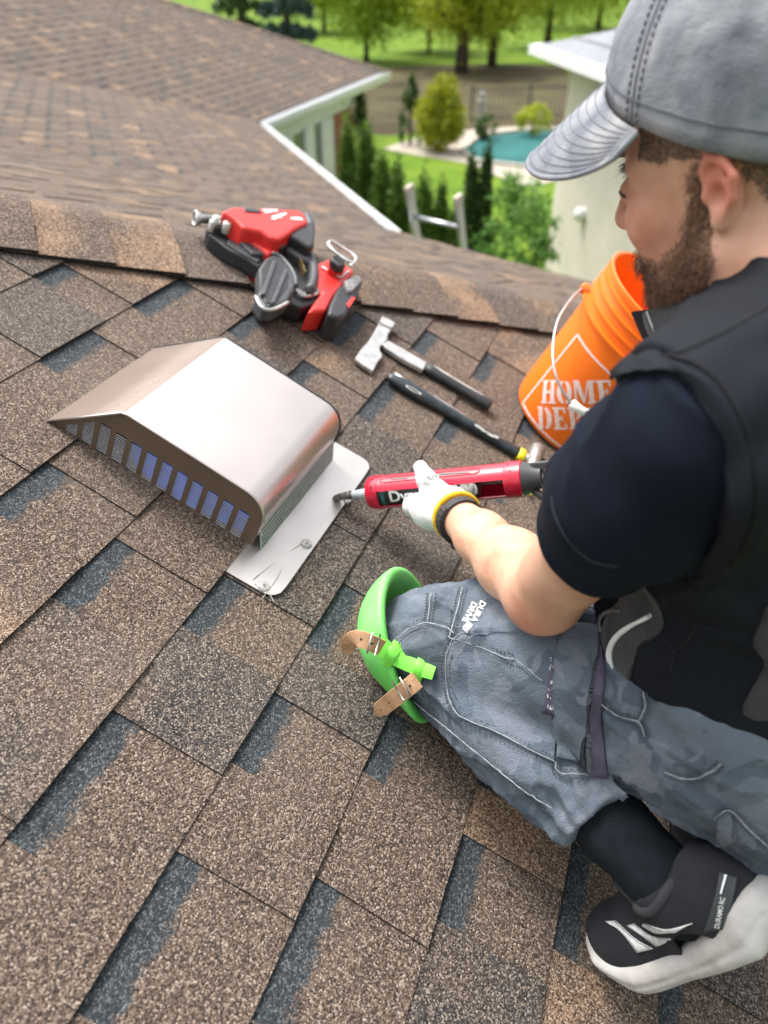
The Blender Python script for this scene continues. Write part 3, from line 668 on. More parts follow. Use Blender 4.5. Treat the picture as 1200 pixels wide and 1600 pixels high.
# ---------------------------------------------------------------- roof vent
M_VENT = mat('brown painted sheet metal', (.585, .525, .50), .31, .9, noise=.05, scale=6, bump=.04, bscale=14)  # pale base carries the sky sheen; the paint itself is brown
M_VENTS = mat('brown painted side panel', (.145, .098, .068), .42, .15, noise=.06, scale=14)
M_FLANGE = mat('pale galvanised flange', (.56, .53, .51), .36, .75, noise=.07, scale=11, bump=.10, bscale=22)
M_BLACK = mat('black rubber', (.012, .012, .013), .6, noise=.2)  # also used for the added shade sheet inside the vent
T0, T1 = .706, .967
vent = empty('roof_vent', S(-.3, (T0 + T1) / 2, .01), 'brown sheet metal roof vent with louvred side, set in the shingles', 'roof vent')
def arc(cx, cy, r, a0, a1, n): return [(cx + r * math.cos(math.radians(a0 + (a1 - a0) * i / n)), cy + r * math.sin(math.radians(a0 + (a1 - a0) * i / n))) for i in range(n + 1)]
hood = [(-.487, .010), (-.43, .060), (-.3745, .1095)] + arc(-.3655, .1015, .010, 128, 88, 3) + [(-.31, .1110), (-.25, .1102)] + arc(-.176, .0685, .0405, 88, 0, 10) + [(-.1355, .055), (-.1355, .046)]
def hood_h(s): return float(np.interp(s, [p[0] for p in hood], [p[1] for p in hood]))
hv, hf, m_ = [], [], len(hood)
tl = np.linspace(T0 - .003, T1 + .003, 9)
for layer, dz in ((0, 0), (1, -.0014)):
    for t in tl:
        for i, (s, h_) in enumerate(hood):
            nx = np.array(hood[min(i + 1, m_ - 1)]) - np.array(hood[max(i - 1, 0)]); nx = np.array([-nx[1], nx[0]]) / np.linalg.norm(nx)
            hv.append(S(s + nx[0] * dz, t, h_ + nx[1] * dz))
nl_ = len(tl) * m_
for a in range(len(tl) - 1):
    for i in range(m_ - 1):
        q = a * m_ + i; hf.append([q, q + 1, q + m_ + 1, q + m_]); q += nl_; hf.append([q, q + m_, q + m_ + 1, q + 1])
for i in range(m_ - 1):
    for a in (0, len(tl) - 1): q = a * m_ + i; hf.append([q, q + 1, q + 1 + nl_, q + nl_])
for a in range(len(tl) - 1):
    for i in (0, m_ - 1): q = a * m_ + i; hf.append([q, q + m_, q + m_ + nl_, q + nl_])
ho = obj('hood', (hv, hf), M_VENT, vent, auto=50)
bm = bmesh.new(); bm.from_mesh(ho.data); bmesh.ops.recalc_face_normals(bm, faces=bm.faces); bm.to_mesh(ho.data); bm.free()
M_VENTB = mat('shaded brown paint of back slope', (.215, .165, .135), .42, .45, noise=.08, scale=9, bump=.06, bscale=20)  # same paint as the hood; the slope's duller light is put into colour
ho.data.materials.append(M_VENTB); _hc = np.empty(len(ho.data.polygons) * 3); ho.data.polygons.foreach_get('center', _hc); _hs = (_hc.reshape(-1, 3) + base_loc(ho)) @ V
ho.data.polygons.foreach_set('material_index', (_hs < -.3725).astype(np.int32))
# folded rims along both sides of the hood
for t, m__ , r in ((T0 - .0035, M_VENT, .0022), (T1 + .0035, M_BLACK, .0024)):
    obj('hood_rim', tube([S(s, t, h_ - .001) for s, h_ in hood], r, 8), m__, vent, smooth=True)
NC = 12; cw, cg = .0172, .0083; c_first = -.4555
cols = [(c_first + k * (cw + cg), c_first + k * (cw + cg) + cw) for k in range(NC)]
otop = lambda s: max(.02, min(.066, hood_h(s) - .014))
def side_panel(t, th, name):
    mb = MB(); cell = lambda s0, s1, l0, l1, h0, h1: mb.add(*prism(np.array([S(s0, t + th, l0), S(s1, t + th, l1), S(s1, t + th, h1), S(s0, t + th, h0)]), np.array([S(s0, t, l0), S(s1, t, l1), S(s1, t, h1), S(s0, t, h0)])))
    cur = -.484; B0 = .003
    brk = [p[0] for p in hood[1:-2] if p[0] < -.137]
    def solid(a, b):
        xs = [a] + [q for q in brk if a < q < b] + [b]
        for p, q in zip(xs[:-1], xs[1:]):
            if q - p > 1e-5: cell(p, q, B0, B0, hood_h(p) - .0012, hood_h(q) - .0012)
    for a, b in cols:
        solid(cur, a); xs = [a] + [q for q in brk if a < q < b] + [b]
        cell(a, b, B0, B0, .0105, .0105)
        for p, q in zip(xs[:-1], xs[1:]): cell(p, q, otop(p), otop(q), hood_h(p) - .0012, hood_h(q) - .0012)
        cur = b
    solid(cur, -.1365)
    return obj(name, mb.vf(), M_VENTS, vent)
sp = side_panel(T0, .0016, 'louvre_panel'); side_panel(T1, -.0016, 'louvre_panel')
sa = math.radians(38); sx_ = V; sy_ = math.cos(sa) * N + math.sin(sa) * (-U); sz_ = np.cross(sx_, sy_)
slat0 = None; M_SLAT = mat('louvre slats', (.52, .52, .54), .4, .2, noise=.05)
for a, b in cols:
    h_ = .0135
    while h_ < max(otop(a), otop(b)) - .001:
        a_ = a if h_ < otop(a) else a + (b - a) * (h_ - otop(a)) / max(1e-4, otop(b) - otop(a))
        c_ = S((a_ + b) / 2, T0 + .0012, h_)
        if slat0 is None: slat0 = obj('slat', box(c_, sx_, sy_, sz_, cw / 2, .0009, .0004), M_SLAT, sp, origin=c_); o_ = slat0
        else: o_ = slat0.copy(); COL.objects.link(o_); o_.parent = sp; o_.location = c_ - base_loc(sp)
        if b - a_ < cw - 1e-4: o_.data = o_.data.copy(); [setattr(vx, 'co', vx.co) for vx in ()]
        h_ += .0043
# blue protective film inside, closest to the louvres in the middle
film = [(-.372, .034), (-.345, .014), (-.318, .005), (-.29, .0032), (-.262, .0032), (-.235, .006), (-.205, .010), (-.175, .012), (-.146, .014)]
mb = MB(); n_ = len(film); mb.add([S(s, T0 + d_, .006) for s, d_ in film] + [S(s, T0 + d_, .072) for s, d_ in film], [[i, i + 1, n_ + i + 1, n_ + i] for i in range(n_ - 1)])
M_FILM = mat('blue plastic film', (.03, .16, .85), .3, noise=.2, scale=40)
obj('blue_film', mb.vf(), M_FILM, vent, smooth=True)
obj('interior_shade', box(S(-.272, T0 + .03, .044), V, U, N, .125, .001, .038), M_BLACK, vent)  # added black sheet, stands for the shade inside the vent
obj('base_box', box(S(-.3, (T0 + T1) / 2, .006), V, U, N, .16, (T1 - T0) / 2 - .02, .001), M_BLACK, vent)
# perforated front strip under the lip
gdir = unit(S(-.122, 0, .0125) - S(-.1375, 0, .056)); gnor = unit(np.cross(U, gdir)); gnor = gnor if gnor @ N > 0 else -gnor
gmid = (S(-.122, (T0 + T1) / 2, .0125) + S(-.1375, (T0 + T1) / 2, .056)) / 2
obj('front_grille', box(gmid, gdir, U, gnor, .0231, (T1 - T0) / 2 - .001, .0006), mat('perforated grille', (.42, .46, .48), .45, .3, noise=.1), vent)
mb = MB()
for r_ in range(5):
    for k in range(46): mb.add(*lathe(gmid + gdir * (-.014 + .0075 * r_) + U * ((T1 - T0 - .012) * ((k + .5 * (r_ % 2)) / 45.5 - .5)), gnor, [(.0002, .0010), (.0018, .0010), (.0019, .0)], 8))
obj('perforation', mb.vf(), M_BLACK, vent)['kind'] = 'stuff'
# flange emerging from under the course above
fl = []
fs0, fs1, ft0, ft1, fr = -.158, -.0615, .6435, 1.013, .022
fl = [(fs0, ft0)] + [(fs1 - fr + fr * math.sin(a), ft0 + fr - fr * math.cos(a)) for a in np.linspace(0, math.pi / 2, 7)] + [(fs1 - fr + fr * math.cos(a), ft1 - fr + fr * math.sin(a)) for a in np.linspace(0, math.pi / 2, 7)] + [(fs0, ft1)]
fh = lambda s: .0118 + (s - fs0) * .045
# gridded top so the sheet can be slightly wavy
gs = np.linspace(fs0, fs1, 10); gt = np.linspace(ft0, ft1, 26); fv = []; ff = []; mbf = MB()
def finside(s, t):
    for tc_, sg in ((ft0 + fr, -1), (ft1 - fr, 1)):
        if (t - tc_) * sg > 0 and s > fs1 - fr and math.hypot(s - (fs1 - fr), t - tc_) > fr:
            a = math.atan2(abs(t - tc_), s - (fs1 - fr)); return fs1 - fr + fr * math.cos(a), tc_ + sg * fr * math.sin(a)
    return s, t
for dz in (0, -.0011):
    for s in gs:
        for t in gt:
            s2, t2 = finside(s, t); w = .0006 * math.sin(t * 31 + s * 20) + .0005 * math.sin(t * 67 - s * 45)
            fv.append(S(s2, t2, fh(s2) + w + dz))
G1, G2 = len(gs), len(gt)
for i in range(G1 - 1):
    for j in range(G2 - 1):
        q = i * G2 + j; ff.append([q, q + G2, q + G2 + 1, q + 1]); q += G1 * G2; ff.append([q, q + 1, q + G2 + 1, q + G2])
rimi = [i * G2 for i in range(G1)] + [(G1 - 1) * G2 + j for j in range(1, G2)] + [i * G2 + G2 - 1 for i in range(G1 - 2, -1, -1)]
for a, b in zip(rimi[:-1], rimi[1:]): ff.append([a, b, b + G1 * G2, a + G1 * G2])
obj('flange', (fv, ff), M_FLANGE, vent, auto=40)
M_SEAL = mat('clear sealant', (.42, .40, .39), .18, .1, noise=.3, scale=300, coat=.6)
for x, y, r in ((478, 851, .0085), (411, 917, .009), (541, 783, .007)):
    s_, t_ = ST(x, y, .014); mb = MB(); pr = [(.0012, .0032), (r * .35, .003), (r * .6, .0012), (r * .8, .0024), (r, .0008), (r * 1.02, -.002)]
    v_, f_ = lathe(S(s_, t_, fh(s_) + .0008), N, pr, 14); v_ = v_ + nrng.normal(size=v_.shape) * .0005; mb.add(v_, f_); obj('sealant_dab', mb.vf(), M_SEAL, vent, smooth=True)
for pts in ([(395, 905), (448, 866), (470, 850)], [(410, 935), (432, 905), (440, 890)], [(398, 912), (420, 925), (428, 940)]):
    obj('crease', tube([RP(x, y, fh(ST(x, y, .013)[0]) + .0003) for x, y in pts], .0006, 5), M_FLANGE, vent)
M_EMBOSS = mat('embossed marks', (.45, .40, .36), .5)  # raised pale dashes in place of illegible embossed lettering
for i in range(11):
    f_ = i / 10; a = np.array([176 + 72 * f_, 636 - 40 * f_]) + np.array([rng.uniform(-2, 2), rng.uniform(-3, 3)]); b = a + np.array([rng.uniform(4, 10), rng.uniform(-7, 2)])
    bn = unit(np.cross(S(-.3745, 0, .1095) - S(-.487, 0, .010), U)); bn = bn if bn @ N > 0 else -bn; p0 = S(-.43, .8, .060) + bn * .0004
    obj('emboss_mark', tube([hit(*a, p0, bn), hit(*((a + b) / 2 + [0, rng.uniform(-2, 2)]), p0, bn), hit(*b, p0, bn)], .0005, 4), M_EMBOSS, ho)

# ---------------------------------------------------------------- orange bucket
M_OR = mat('orange plastic', (.88, .165, .008), .38, noise=.04, scale=5, spec=.5, sss=.0)
BS, BT = .236, 1.52; bc = S(BS, BT, .0155); BN = unit(N + .085 * V - .02 * U); BH = .345; rb0, rb1 = .1285, .149
bucket = empty('bucket', bc, 'orange plastic bucket with white lettering standing on the roof behind the kneeling person', 'bucket')
rr = lambda h_: rb0 + (rb1 - .006 - rb0) * min(1, h_ / .29)
prof = [(.001, .004), (rb0 - .012, .004), (rb0 - .008, 0), (rb0 - .002, .003), (rb0, .012)] + [(rr(h_), h_) for h_ in np.linspace(.03, .25, 8)]
for k, h_ in enumerate((.255, .277, .299, .319)):
    w_ = .006 if k else .010; prof += [(rr(h_) + .001, h_ - .001), (rr(h_) + w_, h_ + .001), (rr(h_) + w_ + .0005, h_ + .0045), (rr(h_) + .0012, h_ + .006)]
prof += [(rb1 - .004, BH - .012), (rb1 + .001, BH - .010), (rb1 + .002, BH - .002), (rb1 - .001, BH), (rb1 - .006, BH - .002), (rb1 - .009, BH - .02), (rb1 - .012, .2), (rb0 - .004, .012), (.001, .010)]
bvf = lathe(bc, BN, prof, 72, x=-U)
obj('body', bvf, M_OR, bucket, auto=40); btree = bvh_of(bvf)
M_PRINT = mat('white print', (.80, .62, .58), .6, noise=.1, scale=120)
bx0, by0 = -U, np.cross(BN, -U)
def b_ah(p): q = p - bc; return math.atan2(q @ by0, q @ bx0), float(q @ BN)
cq = [b_ah(cast(btree, *p)) for p in ((819, 635), (899, 517))]
a_l = (cq[0][0] + cq[1][0]) / 2; h_b, h_t = cq[0][1], cq[1][1]; side = h_t - h_b
def on_bucket(a_, b_, off=.0009):      # a_ metres along the circumference to the right, b_ metres up
    h_ = b_; r_ = rr(h_) + off; an = a_l + a_ / r_; return bc + BN * h_ + r_ * (math.cos(an) * bx0 + math.sin(an) * by0)
sgn = 1.0
if pix(on_bucket(.05, h_b))[0] < pix(on_bucket(0, h_b))[0]:
    sgn = -1.0
OB = lambda a_, b_, off=.0009: on_bucket(sgn * a_, b_, off)
lw = .0042
def strip(p, q, n=14):
    d_ = unit(np.array(q) - np.array(p)); nn_ = np.array([-d_[1], d_[0]]) * lw / 2; v_ = []
    for k in range(n + 1):
        c_ = np.array(p) + (np.array(q) - np.array(p)) * k / n; v_ += [OB(*(c_ + nn_)), OB(*(c_ - nn_)), OB(*(c_ - nn_), .0002), OB(*(c_ + nn_), .0002)]
    f_ = []
    for k in range(n):
        for j in range(4): f_.append([4 * k + j, 4 * k + (j + 1) % 4, 4 * k + 4 + (j + 1) % 4, 4 * k + 4 + j])
    return v_, f_
mb = MB(); c4 = [(0, h_b), (side, h_b), (side, h_t), (0, h_t)]
for i in range(4): mb.add(*strip(c4[i], c4[(i + 1) % 4]))
obj('diamond_outline', mb.vf(), M_PRINT, bucket)
def ell(cx, cy, rx, ry, a0, a1, n=9): return [(cx + rx * math.cos(math.radians(a0 + (a1 - a0) * i / n)), cy + ry * math.sin(math.radians(a0 + (a1 - a0) * i / n))) for i in range(n + 1)]
R_ = lambda x0, x1, y0, y1: [(x0, y0), (x1, y0), (x1, y1), (x0, y1)]
def ringhalf(cx, w_, side_):
    a0, a1 = (100, 260) if side_ < 0 else (-80, 80); o_ = ell(cx, .5, w_, .5, a0, a1); i_ = ell(cx, .5, w_ * .36, .41, a0, a1); return [[o_[k], o_[k + 1], i_[k + 1], i_[k]] for k in range(len(o_) - 1)]
GL = {'H': (.86, [R_(.08, .30, .0, 1), R_(.56, .78, 0, 1), R_(0, .38, 0, .09), R_(0, .38, .91, 1), R_(.48, .86, 0, .09), R_(.48, .86, .91, 1), R_(.30, .56, .44, .55)]),
      'O': (.80, ringhalf(.38, .38, -1) + ringhalf(.42, .38, 1)),
      'M': (1.06, [R_(.06, .16, 0, 1), R_(0, .24, 0, .09), R_(.74, .97, 0, 1), R_(.66, 1.06, 0, .09), [(.06, 1), (.30, 1), (.56, .22), (.46, .0)], [(.46, .0), (.54, .1), (.80, 1), (.72, 1)], R_(0, .2, .91, 1), R_(.84, 1.06, .91, 1)]),
      'E': (.70, [R_(.08, .30, 0, 1), R_(0, .64, 0, .10), R_(0, .64, .9, 1), R_(.30, .48, .45, .55), R_(.56, .64, .10, .28), R_(.56, .64, .72, .9), R_(.43, .48, .36, .64)]),
      'D': (.80, [R_(.08, .30, 0, 1), R_(0, .3, 0, .09), R_(0, .3, .91, 1)] + ringhalf(.40, .40, 1)),
      'P': (.72, [R_(.08, .30, 0, 1), R_(0, .4, 0, .09), R_(0, .3, .91, 1)] + [[(.34 + (x - .4) * .9, .45 + y * .55) for x, y in q] for q in ringhalf(.40, .38, 1)]),
      'T': (.74, [R_(.26, .48, 0, 1), R_(.16, .58, 0, .09), R_(0, .74, .9, 1), R_(0, .07, .70, .9), R_(.67, .74, .70, .9)])}
dx_, dy_ = np.array([1, 1]) / math.sqrt(2), np.array([-1, 1]) / math.sqrt(2); cc_ = np.array([side / 2, (h_b + h_t) / 2])
mb = MB(); lh = side * .245
for word, yo in (('HOME', .02), ('DEPOT', -1.12)):
    tw = sum(GL[c][0] + .07 for c in word); x_ = -tw / 2
    for c in word:
        for poly in GL[c][1]:
            pts = [cc_ + dx_ * (x_ + px_) * lh * .92 + dy_ * (yo + py_) * lh for px_, py_ in poly]
            A_, B_, C_, D_ = [np.array(p) for p in pts]; q_ = 6; gv = [OB(*((A_ * (1 - a) + B_ * a) * (1 - b) + (D_ * (1 - a) + C_ * a) * b), of) for of in (.0011, .0003) for a in np.linspace(0, 1, q_) for b in np.linspace(0, 1, q_)]
            gf = [[i * q_ + j, (i + 1) * q_ + j, (i + 1) * q_ + j + 1, i * q_ + j + 1] for i in range(q_ - 1) for j in range(q_ - 1)]; mb.add(gv, gf + [[k + q_ * q_ for k in f_][::-1] for f_ in gf])
        x_ += GL[c][0] + .07
obj('lettering', mb.vf(), M_PRINT, bucket)
zb_ = pix(bc + BN * .25)[2]
M_WIRE = mat('galvanised wire', (.5, .5, .5), .35, .8)
_be = next((p for p in (cast(btree, x, 452) for x in range(905, 950, 2)) if p is not None), K(915, 452, zb_)); _be = _be + unit(_be - bc - BN * ((_be - bc) @ BN)) * .004
bail = bez([_be, K(896, 463, zb_ - .05), K(872, 500, zb_ - .1), K(864, 545, zb_ - .145), K(868, 585, zb_ - .165), K(884, 618, zb_ - .165), K(905, 640, zb_ - .16), K(960, 668, zb_ - .15)], 40)
obj('bail_wire', tube(bail, .0026, 8), M_WIRE, bucket, smooth=True)
obj('bail_grip', tube([K(893, 630, zb_ - .165), K(905, 640, zb_ - .162), K(950, 664, zb_ - .15)], .0085, 10), mat('white plastic grip', (.78, .78, .76), .4), bucket, smooth=True)
obj('bail_ear', lathe(_be - BN * .0, unit(_be - bc - BN * ((_be - bc) @ BN)), [(.001, .007), (.009, .007), (.011, .004), (.012, -.01)], 14), M_OR, bucket, smooth=True)

# ---------------------------------------------------------------- hammers
M_STEEL = mat('worn steel', (.55, .54, .52), .36, .75, noise=.18, scale=60, bump=.1, bscale=150)
M_GRIP = mat('black rubber grip', (.022, .023, .024), .55, noise=.3, scale=90)
z2 = lambda p: [(540 + x * .2833, 480 + y * .2833) for x, y in p]
ht = empty('roofing_hatchet', RP(670, 570, .012), 'steel roofing hatchet with black grip lying below the hip', 'hatchet')
obj('head', roofprism(z2([(200, 52), (238, 66), (274, 92), (262, 112), (234, 150), (232, 176), (212, 196), (190, 218), (192, 240), (206, 262), (196, 282), (186, 288), (152, 352), (100, 318), (52, 282), (80, 236), (130, 180), (168, 118)]), .016, .026, .026), M_STEEL, ht, bevel=.0025)
obj('poll', roofprism(z2([(200, 52), (238, 66), (274, 92), (256, 118), (212, 98), (186, 84)]), .012, .030, .028), M_STEEL, ht, bevel=.002)
obj('shank', roofprism(z2([(205, 200), (236, 180), (340, 240), (452, 305), (430, 345), (320, 285), (225, 222)]), .0155, .0275, .0275), M_STEEL, ht, bevel=.003)
ga, gb = RP(540 + 440 * .2833, 480 + 330 * .2833, .022), RP(540 + 800 * .2833, 480 + 545 * .2833, .026)
gp_ = [ga + (gb - ga) * q for q in (0, .1, .35, .6, .85, .97, 1)]
obj('grip', tube(gp_, np.array([.0125, .0145, .0135, .0135, .0145, .0155, .013]), 16, flat=.8, fdir=N), M_GRIP, ht, smooth=True)
obj('grip_stripe', tube([p + N * .0097 + unit(np.cross(gb - ga, N)) * -.003 for p in gp_[1:-1]], .004, 8, flat=.35, fdir=N), mat('worn grey strip', (.42, .41, .36), .6, noise=.2), ht, smooth=True)
fh_ = empty('framing_hammer', RP(710, 645, .012), 'black handled framing hammer with yellow band lying beside the bucket', 'hammer')
ha, hb_ = RP(540 + 232 * .2833, 480 + 378 * .2833, .02), RP(540 + 985 * .2833, 480 + 825 * .2833, .02)
hq = [ha + (hb_ - ha) * q for q in (0, .03, .12, .25, .4, .6, .8, .93, .955)]
M_HD = mat('dark navy handle', (.012, .018, .024), .35, noise=.3, scale=70, col2=(.03, .04, .046))
obj('handle', tube(hq, np.array([.009, .013, .017, .0165, .0135, .0125, .0125, .0145, .0145]), 16, flat=.75, fdir=N), M_HD, fh_, smooth=True)
obj('steel_edge', tube([p + N * .0058 + unit(np.cross(hb_ - ha, N)) * -.0098 for p in hq[1:6]], .0035, 8), M_STEEL, fh_, smooth=True)
M_YEL = mat('yellow plastic', (.80, .66, .01), .4, noise=.08)
obj('yellow_band', tube([ha + (hb_ - ha) * q for q in (.955, .985, 1.0)], [.0152, .0155, .0145], 16, flat=.78, fdir=N), M_YEL, fh_, smooth=True)
xd = unit(hb_ - ha); cx_ = hb_ + xd * .022; sd_ = unit(np.cross(N, xd))
obj('neck', tube([hb_ - xd * .004, hb_ + xd * .02], [.009, .010], 12), M_STEEL, fh_, smooth=True)
obj('head', tube([cx_ - sd_ * .055 - N * .001, cx_ - sd_ * .03, cx_, cx_ + sd_ * .03, cx_ + sd_ * .05], [.010, .011, .014, .013, .0165], 14), M_STEEL, fh_, smooth=True)
obj('claw', tube([cx_ - sd_ * .05, cx_ - sd_ * .08 + xd * .004, cx_ - sd_ * .105 + xd * .014], [.010, .008, .003], 10, flat=.5, fdir=N), M_YEL, fh_, smooth=True)
ring_c = RP(540 + 375 * .2833, 480 + 458 * .2833, .034); hu = unit(hb_ - ha); hn = unit(np.cross(N, hu))
obj('slot_ring', tube([ring_c + hu * .017 * math.cos(a) + hn * .0045 * math.sin(a) for a in np.linspace(0, 2 * math.pi, 21)[:-1]], .0014, 6, closed=True), M_STEEL, fh_, smooth=True)
for (x, y, r) in ((735, 660, 7), (760, 680, 5), (800, 705, 10), (830, 715, 6)):
    p = RP(540 + x * .2833, 480 + y * .2833, .030); mb = MB(); k = 12
    aa = [(1 + .35 * rng.uniform(-1, 1)) for _ in range(k)]
    pts = [p + hu * .0022 * r * .55 * aa[i] * math.cos(2 * math.pi * i / k) + hn * .0042 * aa[i] * math.sin(2 * math.pi * i / k) for i in range(k)]
    mb.add(*prism(np.array(pts) - N * .0015, np.array(pts) + N * .0004)); obj('worn_sticker', mb.vf(), mat('worn label', (.36, .36, .34), .7, noise=.4, scale=200), fh_)

# ---------------------------------------------------------------- red coil nailer
M_RED = mat('red tool plastic', (.66, .028, .022), .38, noise=.06, scale=20)
M_TBLK = mat('black tool plastic', (.022, .023, .025), .42, noise=.2, scale=50)
M_TGRY = mat('dark grey tool plastic', (.055, .058, .062), .45, noise=.15, scale=50)
nz = lambda p: [(290 + x / 4, 300 + y / 4) for x, y in p]
nail = empty('coil_nailer', RP(440, 440, .012), 'red and black cordless coil nailer lying on the hip shingles', 'nail gun')
def npart(name, pts, h0, h1, m__, parent=nail, bev=.004, shrink=.97): return obj(name, roofprism(nz(pts), h0, h1, h1, shrink), m__, parent, bevel=bev, seg=3)
body = npart('motor_housing', [(215, 112), (290, 86), (470, 95), (700, 104), (750, 128), (778, 190), (700, 225), (640, 268), (585, 300), (540, 290), (480, 250), (360, 225), (290, 160)], .030, .105, M_RED, bev=.009)
npart('lower_housing', [(330, 200), (420, 225), (490, 252), (550, 305), (592, 355), (530, 395), (440, 330), (350, 260)], .028, .080, M_RED, bev=.008)
npart('motor_cap', [(690, 212), (765, 178), (800, 150), (816, 230), (812, 325), (782, 348), (700, 296), (642, 266)], .030, .098, M_TBLK, bev=.008)
npart('cap_rim', [(742, 120), (770, 112), (808, 160), (815, 232), (790, 250), (772, 190)], .035, .092, M_TGRY, bev=.008)
npart('handle', [(640, 262), (700, 290), (838, 404), (806, 446), (700, 396), (622, 345)], .032, .074, M_TGRY, bev=.008)
npart('trigger', [(552, 290), (598, 284), (634, 330), (604, 350), (572, 336)], .040, .082, M_TBLK, bev=.004)
npart('vent_slot', [(362, 100), (398, 96), (470, 108), (478, 128), (400, 122), (372, 118)], .100, .1075, M_TBLK, body, .002)
npart('white_label', [(474, 104), (575, 104), (580, 122), (500, 134)], .1035, .1062, mat('pale red print', (.70, .42, .40), .5), body, .0)
lg = [(532, 152), (560, 145), (600, 132), (632, 128), (628, 142), (598, 150), (606, 158), (574, 162), (560, 172), (530, 168), (548, 158)]
npart('white_logo', lg, .1035, .1064, mat('white logo print', (.78, .74, .73), .5), body, .0, 1.0)
npart('white_logo', [(655, 160), (690, 154), (728, 162), (735, 176), (700, 172), (664, 170)], .1015, .1062, bpy.data.materials['white logo print'], body, .0, 1.0)
mag = npart('magazine_rail', [(142, 186), (300, 235), (410, 300), (545, 390), (470, 474), (360, 405), (250, 348), (142, 258)], .030, .062, M_TBLK, bev=.005)
npart('rail_rib', [(300, 238), (395, 256), (530, 368), (520, 388), (420, 385), (300, 270)], .058, .074, M_TGRY, mag, .004)
npart('rail_groove', [(262, 296), (300, 300), (470, 420), (456, 440), (330, 370), (262, 322)], .058, .066, M_TGRY, mag, .002)
nose = npart('nose', [(150, 150), (210, 128), (300, 140), (352, 200), (330, 232), (262, 232), (190, 222), (146, 200)], .035, .078, M_TBLK, bev=.004)
for x, y, r, hh in ((200, 160, .010, .088), (235, 165, .008, .086), (262, 196, .009, .090), (172, 186, .007, .084), (296, 205, .007, .086)):
    obj('nose_bolt', lathe(RP(290 + x / 4, 300 + y / 4, hh), N, [(.001, .003), (r * .6, .003), (r, 0), (r, -.02)], 12), M_STEEL, nose, smooth=True)
tp, tq = RP(290 + 62 / 4, 300 + 165 / 4, .06), RP(290 + 190 / 4, 300 + 178 / 4, .062)
obj('contact_tip', tube([tp, tp + (tq - tp) * .2, tp + (tq - tp) * .25, tq], [.013, .013, .009, .009], 12), M_STEEL, nose, smooth=True)
obj('tip_ring', tube([tp + .014 * (math.cos(a) * N + math.sin(a) * np.cross(N, unit(tq - tp))) for a in np.linspace(0, 2 * math.pi, 17)[:-1]], .003, 6, closed=True), M_STEEL, nose, smooth=True)
npart('foot', [(288, 378), (335, 398), (330, 424), (296, 408)], .022, .034, M_RED, bev=.002); npart('foot', [(362, 448), (445, 490), (440, 532), (372, 476)], .018, .034, M_RED, bev=.002)
drum = npart('magazine_drum', [(456, 468), (500, 402), (560, 368), (640, 348), (720, 345), (786, 412), (816, 500), (812, 592), (852, 622), (842, 690), (726, 726), (645, 694), (562, 730), (490, 730), (437, 652), (462, 606)], .016, .052, M_TBLK, bev=.005)
npart('drum_cover', [(456, 470), (500, 406), (556, 380), (618, 402), (690, 520), (692, 590), (640, 680), (560, 728), (490, 728), (440, 655), (462, 606)], .048, .080, M_TGRY, drum, .006)
npart('drum_recess', [(472, 480), (510, 424), (548, 404), (600, 420), (646, 500), (640, 590), (590, 655), (540, 700), (500, 694), (470, 640)], .076, .0815, M_TBLK, drum, .001)
npart('drum_rib', [(545, 420), (575, 424), (500, 640), (470, 640)], .079, .087, M_TGRY, drum, .002); npart('drum_rib', [(620, 470), (645, 490), (560, 690), (530, 696)], .079, .087, M_TGRY, drum, .002)
def rarc(cx, cy, rx, ry, a0, a1, h_, n=18): return [RP(290 + (cx + rx * math.cos(math.radians(a))) / 4, 300 + (cy + ry * math.sin(math.radians(a))) / 4, h_) for a in np.linspace(a0, a1, n)]
obj('drum_lip', tube(bez([RP(*p, .082) for p in nz([(437, 652), (470, 716), (520, 738), (575, 724), (640, 690)])], 16), .0035, 8), M_STEEL, drum, smooth=True)
obj('drum_edge', tube(bez([RP(*p, .080) for p in nz([(540, 385), (590, 405), (640, 455), (680, 520), (692, 590)])], 16), .005, 8), M_TGRY, drum, smooth=True)
obj('guard_ring', tube(rarc(660, 520, 138, 172, -100, 40, .062), .011, 10, flat=1.4, fdir=N), M_TGRY, drum, smooth=True)
M_BRASS = mat('brass nail coil', (.45, .34, .16), .35, .7, noise=.3, scale=200)
for k in range(9):
    p = RP(290 + (690 + 5.5 * k) / 4, 300 + (405 + 15 * k) / 4, .056); obj('nail', tube([p, p + N * .014], .0026, 6), M_BRASS, drum)
obj('latch', tube(bez([RP(*p, .060) for p in nz([(700, 610), (735, 632), (800, 605), (830, 622), (770, 650), (735, 640)])], 22), .003, 6), M_STEEL, drum, smooth=True)
obj('latch', tube(bez([RP(*p, .058) for p in nz([(690, 598), (700, 630), (755, 655), (835, 635)])], 16), .003, 6), M_STEEL, drum, smooth=True)
base = npart('battery_base', [(790, 444), (920, 402), (1062, 484), (1000, 566), (935, 640), (880, 742), (762, 752), (800, 690), (852, 622), (816, 592)], .014, .066, M_RED, bev=.008)
npart('base_step', [(905, 410), (930, 398), (1010, 446), (990, 500), (895, 470)], .06, .082, M_RED, base, .005)
obj('white_trim', tube([RP(*p, .0685) for p in nz([(850, 466), (890, 492), (968, 534), (1020, 492)])], .0022, 6), mat('white trim', (.75, .7, .68), .5), base, smooth=True)
npart('knob', [(912, 402), (930, 385), (1000, 424), (1000, 460), (960, 462), (914, 424)], .078, .098, M_TBLK, base, .004)
obj('belt_hook', tube(bez([RP(*p, .104) for p in nz([(1030, 462), (1062, 430), (1050, 396), (930, 316), (900, 312), (892, 330), (930, 372), (1010, 430), (1036, 436)])], 40), .0034, 8), M_STEEL, base, smooth=True)
